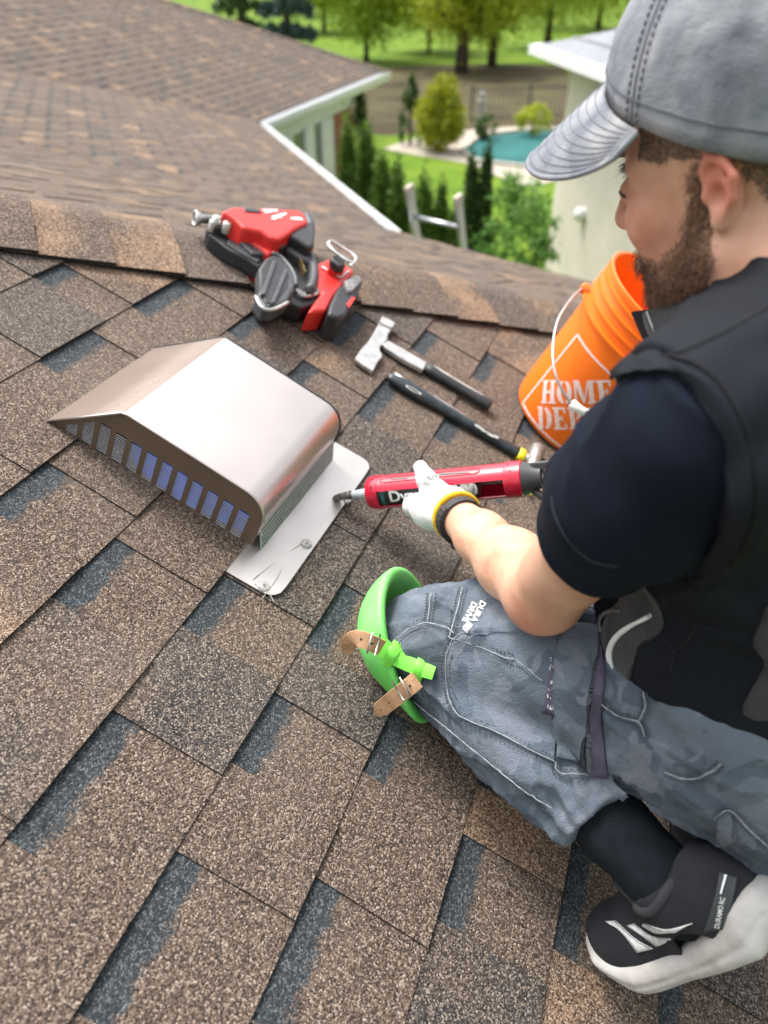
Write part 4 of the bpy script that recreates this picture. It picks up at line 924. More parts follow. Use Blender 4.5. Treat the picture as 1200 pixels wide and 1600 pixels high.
bat = npart('battery', [(950, 592), (1080, 502), (1118, 545), (1090, 615), (1000, 772), (944, 790), (886, 760), (900, 700)], .012, .072, M_TBLK, bev=.008)
npart('battery_top', [(992, 552), (1074, 512), (1110, 548), (1040, 620), (1020, 612)], .066, .080, mat('grey battery label', (.20, .20, .20), .5, noise=.5, scale=160), bat, .004)
npart('battery_logo', [(1005, 700), (1040, 655), (1062, 660), (1022, 722)], .0722, .0732, M_RED, bat, 0, 1.0)
# ================================================================ helpers: smooth solid modelling (signed distance fields meshed with OpenVDB)
def cone(P, a, b, ra, rb):
    a, b = np.asarray(a), np.asarray(b); ab = b - a; t = np.clip(((P - a) @ ab) / (ab @ ab), 0, 1)
    return np.linalg.norm(P - a - t[:, None] * ab, axis=1) - (ra + (rb - ra) * t)
def ellip(P, c, ax, r):
    q = (P - c) @ np.array(ax).T; r = np.asarray(r, float); k0 = np.linalg.norm(q / r, axis=1); k1 = np.linalg.norm(q / (r * r), axis=1) + 1e-9
    return k0 * (k0 - 1) / k1
def smin(a, b, k):
    h = np.clip(.5 + .5 * (b - a) / k, 0, 1); return b + (a - b) * h - k * h * (1 - h)
def smax(a, b, k): return -smin(-a, -b, k)
def chain(P, pts, rs, k=.02):
    d = None
    for i in range(len(pts) - 1):
        q = cone(P, pts[i], pts[i + 1], rs[i], rs[i + 1]); d = q if d is None else smin(d, q, k)
    return d
_lat = np.random.default_rng(3).random((24, 24, 24))
def vnoise(P, scale):
    q = P * scale; i = np.floor(q).astype(int); f = q - i; f = f * f * (3 - 2 * f); out = 0
    for dx in (0, 1):
        for dy in (0, 1):
            for dz in (0, 1):
                w = (f[:, 0] if dx else 1 - f[:, 0]) * (f[:, 1] if dy else 1 - f[:, 1]) * (f[:, 2] if dz else 1 - f[:, 2])
                out = out + w * _lat[(i[:, 0] + dx) % 24, (i[:, 1] + dy) % 24, (i[:, 2] + dz) % 24]
    return out * 2 - 1
def ridge(P, scale, d, st=.3, pw=3):
    """sharp fold crests running along direction d"""
    d = unit(d); q = P - (P @ d)[:, None] * d * (1 - st); return (1 - np.abs(vnoise(q, scale))) ** pw
def sdf_mesh(fn, pts, pad, vox, tri=False):
    """mesh the zero surface of fn around the given points; the field is refined only near the surface"""
    pts = np.array(pts); lo = pts.min(0) - pad; hi = pts.max(0) + pad; C_ = 4; cv = vox * C_
    n = np.ceil((hi - lo) / cv).astype(int) + 1
    ax = [lo[i] + cv * np.arange(n[i]) for i in range(3)]
    g = np.stack(np.meshgrid(*ax, indexing='ij'), -1).reshape(-1, 3); d = fn(g).reshape(n)
    near = np.abs(d) < cv * 1.45
    fine = np.repeat(np.repeat(np.repeat(d, C_, 0), C_, 1), C_, 2).astype(np.float32)
    msk = np.repeat(np.repeat(np.repeat(near, C_, 0), C_, 1), C_, 2)
    idx = np.argwhere(msk); off = lo - cv / 2 + vox / 2
    for s in range(0, len(idx), 400000):
        q = idx[s:s + 400000]; fine[q[:, 0], q[:, 1], q[:, 2]] = fn(off + q * vox)
    grid = vdb.FloatGrid(1.0); grid.copyFromArray(fine)
    p, q = grid.convertToQuads(0.0) if hasattr(grid, 'convertToQuads') else grid.convertToPolygons(0.0)[::2]
    v = off + np.asarray(p, float) * vox; f = np.asarray(q)
    # outward winding
    c = v[f].mean(1); nn = np.cross(v[f[:, 1]] - v[f[:, 0]], v[f[:, 2]] - v[f[:, 0]]); nn /= np.linalg.norm(nn, axis=1)[:, None] + 1e-12
    k = slice(None, None, max(1, len(c) // 2000)); e = vox * .6
    if np.mean(fn(c[k] + nn[k] * e) - fn(c[k] - nn[k] * e)) < 0: f = f[:, ::-1]
    return v, f
def qobj(name, vf, m_, parent):
    o = fast_obj(name, vf[0], np.ascontiguousarray(vf[1]), m_, parent, base_loc(parent)); o.data.polygons.foreach_set('use_smooth', [True] * len(o.data.polygons)); return o
def tri_bvh(*vfs):
    V_, F_ = [], []; n = 0
    for v, f in vfs: V_.append(np.asarray(v)); F_ += [[int(i) + n for i in q] for q in f]; n += len(v)
    return BVHTree.FromPolygons([Vector(p) for p in np.concatenate(V_)], F_)
def rgrid(tree, L_, R_, n, m, off=.0015, th=.003):
    """patch sewn onto a surface: two picture polylines (left, right sides) joined by n x m samples; returns a solid sheet"""
    a, b = bez(L_, n) if len(L_) > 2 else np.linspace(L_[0], L_[1], n), bez(R_, n) if len(R_) > 2 else np.linspace(R_[0], R_[1], n)
    pts = []; ok = []
    for i in range(n):
        for j in range(m):
            x, y = a[i] + (b[i] - a[i]) * j / (m - 1); p = cast(tree, x, y, 0.0); ok.append(p is not None); pts.append(p if p is not None else K(x, y, 1))
    pts = np.array(pts).reshape(n, m, 3); ok = np.array(ok).reshape(n, m)
    if ok.any() and not ok.all():            # past the silhouette: carry the nearest depth along
        gi = np.argwhere(ok)
        for i, j in np.argwhere(~ok):
            k = gi[np.argmin(np.abs(gi - [i, j]) @ [1, 1])]; z_ = float((pts[k[0], k[1]] - CAM) @ FWD); x, y = a[i] + (b[i] - a[i]) * j / (m - 1); pts[i, j] = K(x, y, z_ + .002)
        ok[:] = True
    for _ in range(2):   # soften
        q = pts.copy(); q[1:-1, 1:-1] = (pts[1:-1, 1:-1] * 2 + pts[:-2, 1:-1] + pts[2:, 1:-1] + pts[1:-1, :-2] + pts[1:-1, 2:]) / 6; pts = q
    nn = np.cross(np.gradient(pts, axis=0), np.gradient(pts, axis=1)); nn /= np.linalg.norm(nn, axis=2)[..., None] + 1e-12
    vd_ = pts - CAM; s_ = np.sign(np.sum(nn * vd_, 2)); nn *= -np.where(s_ == 0, 1, s_)[..., None]
    top = (pts + nn * off).reshape(-1, 3); bot = (pts + nn * (off - th)).reshape(-1, 3); f = []; N_ = n * m
    for i in range(n - 1):
        for j in range(m - 1):
            if ok[i:i + 2, j:j + 2].all():
                a_ = i * m + j; f.append([a_, a_ + 1, a_ + m + 1, a_ + m]); f.append([N_ + a_, N_ + a_ + m, N_ + a_ + m + 1, N_ + a_ + 1])
    for i in range(n - 1):
        for j in (0, m - 1):
            if ok[i:i + 2, j].all(): a_ = i * m + j; f.append([a_, a_ + m, N_ + a_ + m, N_ + a_])
    for j in range(m - 1):
        for i in (0, n - 1):
            if ok[i, j:j + 2].all(): a_ = i * m + j; f.append([a_, a_ + 1, N_ + a_ + 1, N_ + a_])
    return np.concatenate([top, bot]), f
def ribbon(tree, path, w, n=24, m=4, off=.0015, th=.003):
    """band of pixel width w along a picture path, lying on a surface"""
    p = bez(path, n); d = np.gradient(p, axis=0); d /= np.linalg.norm(d, axis=1)[:, None]; nn = np.stack([-d[:, 1], d[:, 0]], 1)
    w = np.interp(np.linspace(0, 1, n), np.linspace(0, 1, np.size(w)), np.atleast_1d(w))[:, None]
    return rgrid(tree, p - nn * w / 2, p + nn * w / 2, n, m, off, th)
def spath(tree, path, n=40, off=.0006):
    return [q for q in (cast(tree, *p, off) for p in bez(path, n)) if q is not None]
def seam(tree, path, r=.0011, n=40, off=.0006):
    pts = spath(tree, path, n, off); return tube(pts, r, 5) if len(pts) > 2 else (np.zeros((0, 3)), [])
def stitches(tree, path, n=40, r=.0007, duty=.6, off=.0012):
    pts = spath(tree, path, n * 2, off); mb = MB()
    for i in range(0, len(pts) - 1, 2): mb.add(*tube([pts[i], pts[i] + (pts[i + 1] - pts[i]) * duty * 1.4], r, 4))
    return mb.vf()
def text_on(tree, s, cx, cy, size, ang, m_, parent, name='lettering', bold=.0, sx=1.0, off=.0006, mirror=1):
    v, f = text_mesh(s, 1.0, bold, 0.0, 1); a = math.radians(ang); out = []
    for x, y in v:
        x, y = x * size * sx, y * size * mirror; out.append(cast(tree, cx + x * math.cos(a) + y * math.sin(a), cy + x * math.sin(a) - y * math.cos(a), off))
    good = [q for q in f if all(out[i] is not None for i in q)]; out = [o if o is not None else CAM for o in out]
    return obj(name, (np.array(out), good), m_, parent)
def recalc(o):
    bm = bmesh.new(); bm.from_mesh(o.data); bmesh.ops.recalc_face_normals(bm, faces=bm.faces); bm.to_mesh(o.data); bm.free(); return o
# ================================================================ THE MAN, kneeling, and what he wears
FH = unit(np.array([FWD[0], FWD[1], 0])); RT = RIGHT
fb = -.65 * RT + .76 * FH; rb_ = .76 * RT + .65 * FH            # chest facing and his right-hand side
LSh = K(1078, 692, .51); LEl = K(850, 925, .80); LWr = K(716, 808, 1.015)
RSh = LSh + .35 * rb_; REl = K(1075, 830, .98); RWr = K(925, 775, 1.04)
ShM = (LSh + RSh) / 2
LHip = K(1165, 1085, .77); rp_ = unit(.85 * RT + .5 * FH); fp_ = unit(-.5 * RT * 1.0 + .85 * FH); RHip = LHip + .18 * rp_; HipC = (LHip + RHip) / 2
LKn = K(676, 1002, .985); LAn = K(1052, 1388, .765); RKn = K(948, 905, 1.16); RAn = K(1190, 1300, .92)
Hc = K(1166, 238, .60)
hfh = unit(-.72 * RT + .69 * FH); hp0 = math.radians(20)
HF = hfh * math.cos(hp0) - ZUP * math.sin(hp0); HU = ZUP * math.cos(hp0) + hfh * math.sin(hp0); HL = np.cross(HU, HF)
HX = np.array([HF, HL, HU])
hl = lambda x, y, z: Hc + x * HF + y * HL + z * HU
man = empty('person', K(900, 1250, .95), 'person in grey cap and dark vest kneeling on the roof with a caulking gun', 'person')
W3 = np.eye(3)
# ---- body
def head_sdf(P):
    r0 = np.linalg.norm(P - Hc, axis=1); d0 = r0 - .12; k = r0 < .19
    if k.any(): d0[k] = head_near(P[k])
    return d0
def head_near(P):
    q = (P - Hc) @ HX.T
    d = ellip(q, [-.012, 0, .025], W3, [.098, .077, .098])
    d = smin(d, ellip(q, [.034, 0, -.045], W3, [.060, .058, .085]), .03)
    for s in (-1, 1):
        d = smin(d, cone(q, [-.005, s * .056, -.068], [.056, s * .014, -.106], .022, .021), .025)
        d = smin(d, cone(q, [.078, s * .016, .016], [.062, s * .052, .010], .014, .013), .016)
        d = smin(d, ellip(q, [.064, s * .040, -.034], W3, [.022, .022, .024]), .02)
    d = smin(d, cone(q, [.064, -.006, -.109], [.064, .006, -.109], .020, .020), .02)
    for s in (-1, 1): d = smax(d, -ellip(q, [.101, s * .034, -.006], W3, [.018, .021, .014]), .012)
    for s in (-1, 1): d = smin(d, ellip(q, [.0815, s * .033, -.008], W3, [.0125, .0145, .0125]), .004)
    d = smin(d, cone(q, [.090, 0, .010], [.110, 0, -.032], .0085, .0115), .012)
    for s in (-1, 1): d = smin(d, ellip(q, [.099, s * .0115, -.036], W3, [.010, .0075, .0085]), .006)
    d = smin(d, cone(q, [.089, -.019, -.073], [.089, .019, -.073], .008, .008), .01)
    d = smax(d, -cone(q, [.1015, -.02, -.0735], [.1015, .02, -.0735], .003, .003), .004)
    # ears
    qq = q; q = (q - [-.012, 0, -.017]) / .74 + [-.012, 0, 0]; q[:, 1] = np.sign(qq[:, 1]) * (.078 + (np.abs(qq[:, 1]) - .0755) / .74)
    for s in (-1, 1):
        e = ellip(q, [-.014, s * .082, -.002], W3, [.020, .007, .029])
        hx = [[.004, .078, .004], [.006, .081, .020], [-.004, .088, .032], [-.020, .094, .028], [-.031, .097, .010], [-.028, .094, -.010], [-.016, .088, -.024]]
        e = smin(e, chain(q, [np.array([a, s * b, c]) for a, b, c in hx], [.0038, .0045, .005, .005, .0048, .0045, .0045], .004), .006)
        e = smin(e, ellip(q, [-.008, s * .084, -.030], W3, [.009, .0055, .010]), .006)
        e = smin(e, chain(q, [np.array([a, s * b, c]) for a, b, c in ([-.016, .090, .018], [-.021, .092, .002], [-.016, .089, -.014])], [.0038, .004, .004], .004), .004)
        e = smin(e, ellip(q, [.0045, s * .082, -.004], W3, [.0045, .006, .007]), .004)
        e = smax(e, -ellip(q, [-.009, s * .094, -.006], W3, [.0105, .0135, .014]), .003)
        d = smin(d, e * .74, .005)
    return d
neck_t, neck_b = hl(-.028, 0, -.05), ShM + .045 * ZUP + .0 * fb
def arm_sdf(P):
    m1 = LEl + (LWr - LEl) * .32; m2 = LEl + (LWr - LEl) * .68
    fa = unit(LWr - LEl); sd_ = unit(np.cross(fa, FWD))
    d = chain(P, [LSh, LSh + (LEl - LSh) * .5, LEl], [.030, .044, .041], .02)
    d = smin(d, chain(P, [LEl, m1, m2, LWr], [.0385, .0395, .0315, .0262], .02), .022)
    d = smin(d, cone(P, K(842, 950, .812), K(848, 942, .80), .018, .022), .03)
    d = smin(d, cone(P, LWr, LWr + fa * .05, .0262, .025), .01)
    return d
def torso_in(P):
    d = cone(P, HipC + ZUP * .03, ShM - ZUP * .08, .11, .12); d = smin(d, cone(P, LSh + rb_ * .05, RSh - rb_ * .05, .04, .04), .04); return d
def body_sdf(P):
    d = smin(head_sdf(P), cone(P, neck_t, neck_b, .057, .068), .03)
    d = smin(d, torso_in(P), .05); d = smin(d, arm_sdf(P), .025)
    d = smin(d, chain(P, [RSh, REl, RWr], [.042, .042, .03], .02), .025)
    d = smin(d, chain(P, [LHip, LKn, LAn], [.085, .05, .032], .03), .03); d = smin(d, chain(P, [RHip, RKn, RAn], [.085, .05, .032], .03), .03)
    return d
def skin_mat():
    m, nt, b = mat_new('skin'); L = nt.links; g = nd(nt, 'ShaderNodeNewGeometry')
    n1 = nd(nt, 'ShaderNodeTexNoise', Scale=26, Detail=5); n2 = nd(nt, 'ShaderNodeTexNoise', Scale=420, Detail=3); L.new(g.outputs['Position'], n1.inputs[0]); L.new(g.outputs['Position'], n2.inputs[0])
    r = ramp(nt, [(.3, (.54, .265, .165)), (.5, (.66, .365, .245)), (.72, (.72, .43, .31))]); L.new(n1.outputs[0], r.inputs[0])
    at = nd(nt, 'ShaderNodeAttribute', attribute_name='flush'); mx = nd(nt, 'ShaderNodeMix', data_type='RGBA'); L.new(at.outputs['Fac'], mx.inputs['Factor']); L.new(r.outputs[0], mx.inputs['A']); mx.inputs['B'].default_value = (.58, .17, .115, 1)
    L.new(mx.outputs['Result'], b.inputs['Base Color']); b.inputs['Roughness'].default_value = .48; b.inputs['Specular IOR Level'].default_value = .4
    b.inputs['Subsurface Weight'].default_value = .25; b.inputs['Subsurface Radius'].default_value = (1, .35, .2); b.inputs['Subsurface Scale'].default_value = .006
    bp = nd(nt, 'ShaderNodeBump', Strength=.25, Distance=.0008); L.new(n2.outputs[0], bp.inputs['Height']); L.new(bp.outputs[0], b.inputs['Normal'])
    return m
body_vf = sdf_mesh(body_sdf, [hl(.13, 0, -.14), hl(-.12, .11, .14), hl(-.12, -.11, .14), LSh, LEl, LWr, RSh, RWr, REl, LHip, RHip, LKn, LAn, RKn, RAn], .11, .003)
bo = qobj('body', body_vf, skin_mat(), man)
bq = (body_vf[0] - Hc) @ HX.T
fl_ = np.clip(1 - np.linalg.norm((bq - [-.014, .088, .0]) / [.036, .02, .045], axis=1), 0, 1) * 1.6 + .45 * np.clip(1 - np.linalg.norm((bq - [.105, .0, -.03]) / .035, axis=1), 0, 1) + .35 * np.clip(1 - np.linalg.norm((bq - [.066, .05, -.035]) / .05, axis=1), 0, 1)
fl_ = fl_ + .55 * np.clip(1 - np.linalg.norm(body_vf[0] - K(838, 965, .79), axis=1) / .05, 0, 1)
a_ = bo.data.attributes.new('flush', 'FLOAT', 'POINT'); a_.data.foreach_set('value', np.clip(fl_, 0, .75).astype(np.float32))
body_tree = tri_bvh(body_vf)

# ---- trousers
def leg_parts(P):
    th = chain(P, [LKn, LKn + (LHip - LKn) * .35, LKn + (LHip - LKn) * .7, LHip], [.070, .078, .088, .104], .03)
    sh = chain(P, [LKn + (LAn - LKn) * q_ for q_ in (0, .35, .58, .645, .73)], [.066, .065, .057, .047, .0475], .012)
    return th, sh
cuffp = LKn + (LAn - LKn) * .70; shd = unit(LAn - LKn)
def trouser_sdf(P):
    th, sh = leg_parts(P)
    ax = (P - cuffp) @ shd; rad = P - cuffp - ax[:, None] * shd; sh = sh - .002 * np.exp(-((ax - .004) / .005) ** 2)
    ang = np.arctan2(rad @ unit(np.cross(shd, N)), rad @ N)
    sh = sh + .0028 * np.sin(ang * 15 + 3 * vnoise(P, 25)) * np.clip(1.2 - np.abs(ax + .012) / .035, 0, 1)       # gathered cuff
    sh = smax(sh, ax - .012, .004)
    d = smin(th, sh, .005)
    d = smin(d, cone(P, K(1010, 1120, .835), K(1215, 1180, .765), .070, .104), .04)
    d = smin(d, cone(P, LHip, RHip, .118, .118), .05)
    d = smin(d, ellip(P, K(1235, 1150, .80), W3, [.118, .118, .118]), .05)
    d = smin(d, chain(P, [RHip, RKn, RAn], [.10, .072, .06], .03), .02)
    # hanging folds: ridges fanning from the hip, wrinkles behind the knee
    d = d + .0042 * vnoise(P, 15) + .0026 * vnoise(P + 3.1, 34)
    d = d - .0085 * ridge(P, 13, unit(LHip - LKn) + .5 * CUP, .3, 4) - .0062 * ridge(P + 5.3, 27, unit(LHip - LKn) - .6 * CUP, .35, 4) - .0030 * ridge(P + 1.1, 55, CUP + .3 * RIGHT, .35, 3)
    wq_ = (P - LKn) @ unit(LHip - LKn); d = d - .0022 * np.abs(np.sin(wq_ * 95 + 4 * vnoise(P, 12))) * np.clip(vnoise(P + 7.7, 9) * 1.6, 0, 1)
    for (x0, y0, z0, x1, y1, z1, r_) in ((960, 1010, .80, 1060, 1290, .80, .006), (1000, 1120, .79, 1110, 1320, .78, .007), (985, 1060, .80, 1150, 1230, .74, .006), (1050, 1110, .76, 1180, 1260, .72, .006), (930, 1060, .83, 985, 1230, .83, .005),
        (600, 985, .985, 690, 1065, .955, .006), (625, 1075, .985, 720, 1150, .95, .006), (690, 935, .935, 720, 1040, .90, .005), (640, 960, .945, 690, 925, .945, .005), (760, 1110, .90, 930, 1200, .86, .006), (740, 1160, .90, 860, 1230, .875, .005)):
        a, b = K(x0, y0, z0), K(x1, y1, z1); q = cone(P, a, b, r_ * .4, r_ * .4)
        d = d - .0045 * np.exp(-(np.maximum(q, 0) / .011) ** 2)
    return d
TRP = [LKn, LHip, RHip, RKn, LAn, RAn, K(1235, 1175, .80)]
tr_vf = sdf_mesh(trouser_sdf, TRP, .15, .0032)
def camo_mat():
    m, nt, b = mat_new('grey camouflage cotton'); L = nt.links; g = nd(nt, 'ShaderNodeNewGeometry'); P = g.outputs['Position']
    n1 = nd(nt, 'ShaderNodeTexNoise', Scale=16, Detail=2.0, Distortion=.9); n2 = nd(nt, 'ShaderNodeTexNoise', Scale=21, Detail=2.0, Distortion=.7); L.new(P, n1.inputs[0])
    mp = nd(nt, 'ShaderNodeMapping'); mp.inputs['Location'].default_value = (4.1, 2.2, 7.7); L.new(P, mp.inputs[0]); L.new(mp.outputs[0], n2.inputs[0])
    r1 = ramp(nt, [(.44, (0, 0, 0)), (.455, (1, 1, 1))]); r2 = ramp(nt, [(.56, (0, 0, 0)), (.575, (1, 1, 1))]); L.new(n1.outputs[0], r1.inputs[0]); L.new(n2.outputs[0], r2.inputs[0])
    a = nd(nt, 'ShaderNodeMix', data_type='RGBA'); a.inputs['A'].default_value = (.088, .112, .142, 1); a.inputs['B'].default_value = (.122, .15, .182, 1); L.new(r1.outputs[0], a.inputs['Factor'])
    c = nd(nt, 'ShaderNodeMix', data_type='RGBA'); c.inputs['B'].default_value = (.158, .178, .215, 1); L.new(a.outputs['Result'], c.inputs['A']); L.new(r2.outputs[0], c.inputs['Factor'])
    n3 = nd(nt, 'ShaderNodeTexNoise', Scale=9, Detail=6); L.new(P, n3.inputs[0]); r3 = ramp(nt, [(.3, (.7, .7, .7)), (.7, (1.25, 1.25, 1.25))]); L.new(n3.outputs[0], r3.inputs[0])
    mu = nd(nt, 'ShaderNodeMix', data_type='RGBA', blend_type='MULTIPLY'); mu.inputs['Factor'].default_value = 1; L.new(c.outputs['Result'], mu.inputs['A']); L.new(r3.outputs[0], mu.inputs['B'])
    L.new(mu.outputs['Result'], b.inputs['Base Color']); b.inputs['Roughness'].default_value = .9; b.inputs['Specular IOR Level'].default_value = .2
    w = nd(nt, 'ShaderNodeTexNoise', Scale=700, Detail=2); L.new(P, w.inputs[0]); n5 = nd(nt, 'ShaderNodeTexNoise', Scale=55, Detail=4); L.new(P, n5.inputs[0]); ad = nd(nt, 'ShaderNodeMath', operation='MULTIPLY_ADD'); L.new(n5.outputs[0], ad.inputs[0]); ad.inputs[1].default_value = 2.5; L.new(w.outputs[0], ad.inputs[2])
    bp = nd(nt, 'ShaderNodeBump', Strength=.7, Distance=.0022); L.new(ad.outputs[0], bp.inputs['Height']); L.new(bp.outputs[0], b.inputs['Normal'])
    return m
M_CAMO = camo_mat(); trousers = qobj('trousers', tr_vf, M_CAMO, man); tr_tree = tri_bvh(tr_vf)

# ---- vest
AHA, AHB, AHC = K(968, 588, .565), K(1163, 760, .452), K(1100, 898, .56); ahn = unit(np.cross(AHB - AHA, AHC - AHA)); ahn = ahn if ahn @ (LEl - LSh) > 0 else -ahn     # armhole plane, pointing down the arm
SLP = [LSh + rb_ * .012, LSh + (LEl - LSh) * .25, LSh + (LEl - LSh) * .52 + unit(LEl - LSh) * .02]
hipv = HipC + ZUP * .035
UPT = unit(ShM - HipC)                 # spine
def vest_sdf(P):
    ax = np.array([unit(rb_ - UPT * (rb_ @ UPT)), unit(np.cross(UPT, rb_)), UPT])
    d = ellip(P, ShM - UPT * .13 + fb * .01 + rb_ * .012, ax, [.168, .135, .19])
    d = smin(d, cone(P, LSh + rb_ * .060 - fb * .012, RSh - rb_ * .02, .074, .068), .06)
    d = smin(d, ellip(P, HipC + UPT * .12 + fb * .045, ax, [.155, .145, .14]), .08)
    d = smin(d, cone(P, LHip + UPT * .08 + fb * .02, LHip + UPT * .07 + rp_ * .05 - fb * .05, .088, .095), .06)
    d = smin(d, cone(P, K(1028, 975, .79), K(1130, 985, .735), .055, .075), .05)      # front hem resting on the thigh
    d = smin(d, cone(P, K(1110, 1040, .715), K(1270, 1150, .70), .032, .075), .05)     # tail over the seat
    d = smin(d, cone(P, neck_b - UPT * .01, ShM - UPT * .04, .072, .09), .05)
    cap_ = smax(smin(chain(P, SLP, [.071, .069, .062], .03), cone(P, SLP[0], SLP[0] + rb_ * .08, .071, .072), .02), (P - AHA) @ ahn, .004); d = smin(d, cap_, .03); d = smax(d, (P - AHA) @ ahn - np.clip((np.linalg.norm(P - LSh, axis=1) - .12) * 3, 0, 1), .004)
    d = d + .003 * vnoise(P, 11) - .0055 * ridge(P, 15, rb_ + .3 * fb, .25, 4) - .003 * ridge(P + 2.2, 30, fb + .5 * rb_, .3, 4)
    for (x0, y0, z0, x1, y1, z1) in ((1100, 930, .60, 1200, 1000, .58), (1050, 1030, .70, 1200, 1050, .62), (1090, 950, .60, 1180, 905, .55), (1130, 560, .47, 1200, 520, .47), (1170, 640, .45, 1210, 600, .45), (1175, 760, .46, 1210, 740, .45), (1060, 480, .60, 1100, 560, .50)):
        q = cone(P, K(x0, y0, z0), K(x1, y1, z1), .002, .002); d = d - .006 * np.exp(-(np.maximum(q, 0) / .014) ** 2)
    return d
vest_vf = sdf_mesh(vest_sdf, [LSh, RSh, LHip, RHip, HipC, K(1010, 985, .80), K(1260, 1180, .70), ShM + ZUP * .06], .17, .0036)
M_VEST = mat('charcoal softshell', (.0065, .0088, .0135), .8, noise=.15, scale=8, bump=.35, bscale=420, spec=.2)
M_VEST2 = mat('grey fleece panel', (.034, .035, .039), .9, noise=.2, scale=30, bump=.6, bscale=300, sheen=.15)
vest = qobj('vest', vest_vf, M_VEST, man); vest_tree = tri_bvh(vest_vf)

# ---- shirt sleeve
SLH = LSh + (LEl - LSh) * .52; ua = unit(LEl - LSh)
hemn = unit(ua + .12 * CUP)
def sleeve_sdf(P):
    d = chain(P, [LSh + rb_ * .012, LSh + (LEl - LSh) * .25, SLH + ua * .02], [.066, .0635, .0555], .03)
    d = smin(d, cone(P, K(892, 738, .63), K(897, 748, .64), .012, .012), .03)
    d = d + .0016 * vnoise(P, 16) + .0009 * vnoise(P + 2, 40)
    d = d - .0055 * ridge(P, 22, np.cross(ua, rb_) + .4 * ua, .3, 4) * np.clip(1.2 - ((P - LSh) @ ua) / .12, .15, 1)
    d = smax(d, (P - SLH) @ hemn, .003); d = smax(d, -((P - AHA) @ ahn) - .02, .004)
    inner = chain(P, [LSh, LEl], [.055, .0515], .02); d = smax(d, -np.maximum(inner, -((P - SLH) @ hemn) - .025), .002)
    return d
sl_vf = sdf_mesh(sleeve_sdf, [LSh, SLH], .10, .0026)
M_NAVY = mat('navy cotton', (.0065, .0095, .018), .9, noise=.15, scale=10, bump=.3, bscale=600, spec=.12)
sleeve = qobj('shirt_sleeve', sl_vf, M_NAVY, man); sl_tree = tri_bvh(sl_vf)
rs_vf = sdf_mesh(lambda P: smax(chain(P, [RSh, REl], [.068, .06], .03), (P - RSh) @ unit(REl - RSh) - .17, .004), [RSh, REl], .09, .004); qobj('shirt_sleeve', rs_vf, M_NAVY, man)

# ---- sock and shoes
M_SOCK = mat('black knit sock', (.010, .014, .018), .92, noise=.2, scale=60, bump=.6, bscale=500, spec=.15)
heel = K(1160, 1402, .72); toe = K(975, 1478, .862); fa_ = unit(toe - heel); fsn = unit(LAn - LKn); fsn = unit(fsn - fa_ * (fsn @ fa_)); fc_ = np.cross(fa_, fsn); fc_ = fc_ if fc_ @ (CAM - heel) > 0 else -fc_
FM = (heel + toe) / 2; FX = np.array([fa_, fsn, fc_])
sock_vf = sdf_mesh(lambda P: chain(P, [LKn + (LAn - LKn) * .55, LKn + (LAn - LKn) * .8, LAn + (LAn - LKn) * .03], [.0385, .0375, .039], .02), [LKn, LAn, FM], .06, .003)
qobj('sock', sock_vf, M_SOCK, man)
AQ = FX @ (LAn - FM)                    # ankle in shoe space: x towards the toe, y towards the sole, z to the outer side
def toe_bend(q):                        # the toes are bent back against the roof
    q = q.copy(); t = np.clip((q[:, 0] - .035) / .10, 0, 1.3); q[:, 1] += .050 * t * t; q[:, 0] += .012 * t * t; return q
def shoe_upper(q):
    q = toe_bend(q)
    d = ellip(q, [.086, .008, 0], W3, [.046, .030, .043]); d = smin(d, ellip(q, [.035, -.004, 0], W3, [.075, .042, .043]), .03)
    d = smin(d, ellip(q, [-.070, -.006, 0], W3, [.060, .052, .040]), .03)
    ank = np.array([AQ[0] - .006, AQ[1], AQ[2]])
    d = smin(d, cone(q, [-.045, -.01, 0], ank + [0, .002, 0], .046, .0455), .03)
    d = smin(d, cone(q, [-.085, -.02, 0], [AQ[0] - .036, AQ[1] - .012, AQ[2]], .032, .018), .02)          # heel tab
    d = smin(d, cone(q, [.03, -.03, 0], [AQ[0] + .034, AQ[1] - .008, AQ[2]], .026, .014), .02)            # tongue side
    d = smax(d, q[:, 1] - .030, .004)
    op = cone(q, ank + [.0, .05, 0], ank - [0, .10, 0], .034, .047); d = smax(d, -op, .006)
    d = smax(d, AQ[1] - .030 - q[:, 1], .004)
    return d
def shoe_sole(q):
    q = toe_bend(q)
    x = np.clip((q[:, 0] + .130) / .268, 0, 1); half = np.interp(x, [0, .08, .25, .45, .7, .9, 1], [.018, .033, .039, .037, .047, .042, .018]) + .001
    yb = np.interp(x, [0, .1, .4, .75, 1], [.030, .044, .043, .040, .024]); yt = np.interp(x, [0, .12, .3, .5, 1], [-.012, -.002, .008, .012, .004])
    dz = np.abs(q[:, 2]) - half - .006 * np.sin(np.clip((q[:, 1] - yt) / (yb - yt + 1e-6), 0, 1) * math.pi)
    dz = dz + .0022 * np.exp(-(((q[:, 1] - yt) / (yb - yt + 1e-6) - .62) / .07) ** 2)
    d = smax(dz, np.maximum(q[:, 1] - yb, yt - q[:, 1]), .009); d = smax(d, np.maximum(-.140 - q[:, 0], q[:, 0] - .142), .02)
    return d
M_SHOE = mat('black shoe mesh', (.020, .022, .027), .8, noise=.2, scale=30, bump=.8, bscale=900, spec=.3)
M_SOLE = mat('worn white foam sole', (.50, .49, .47), .65, noise=.1, scale=24, col2=(.30, .275, .235), nstops=(.42, .75), bump=.3, bscale=60)
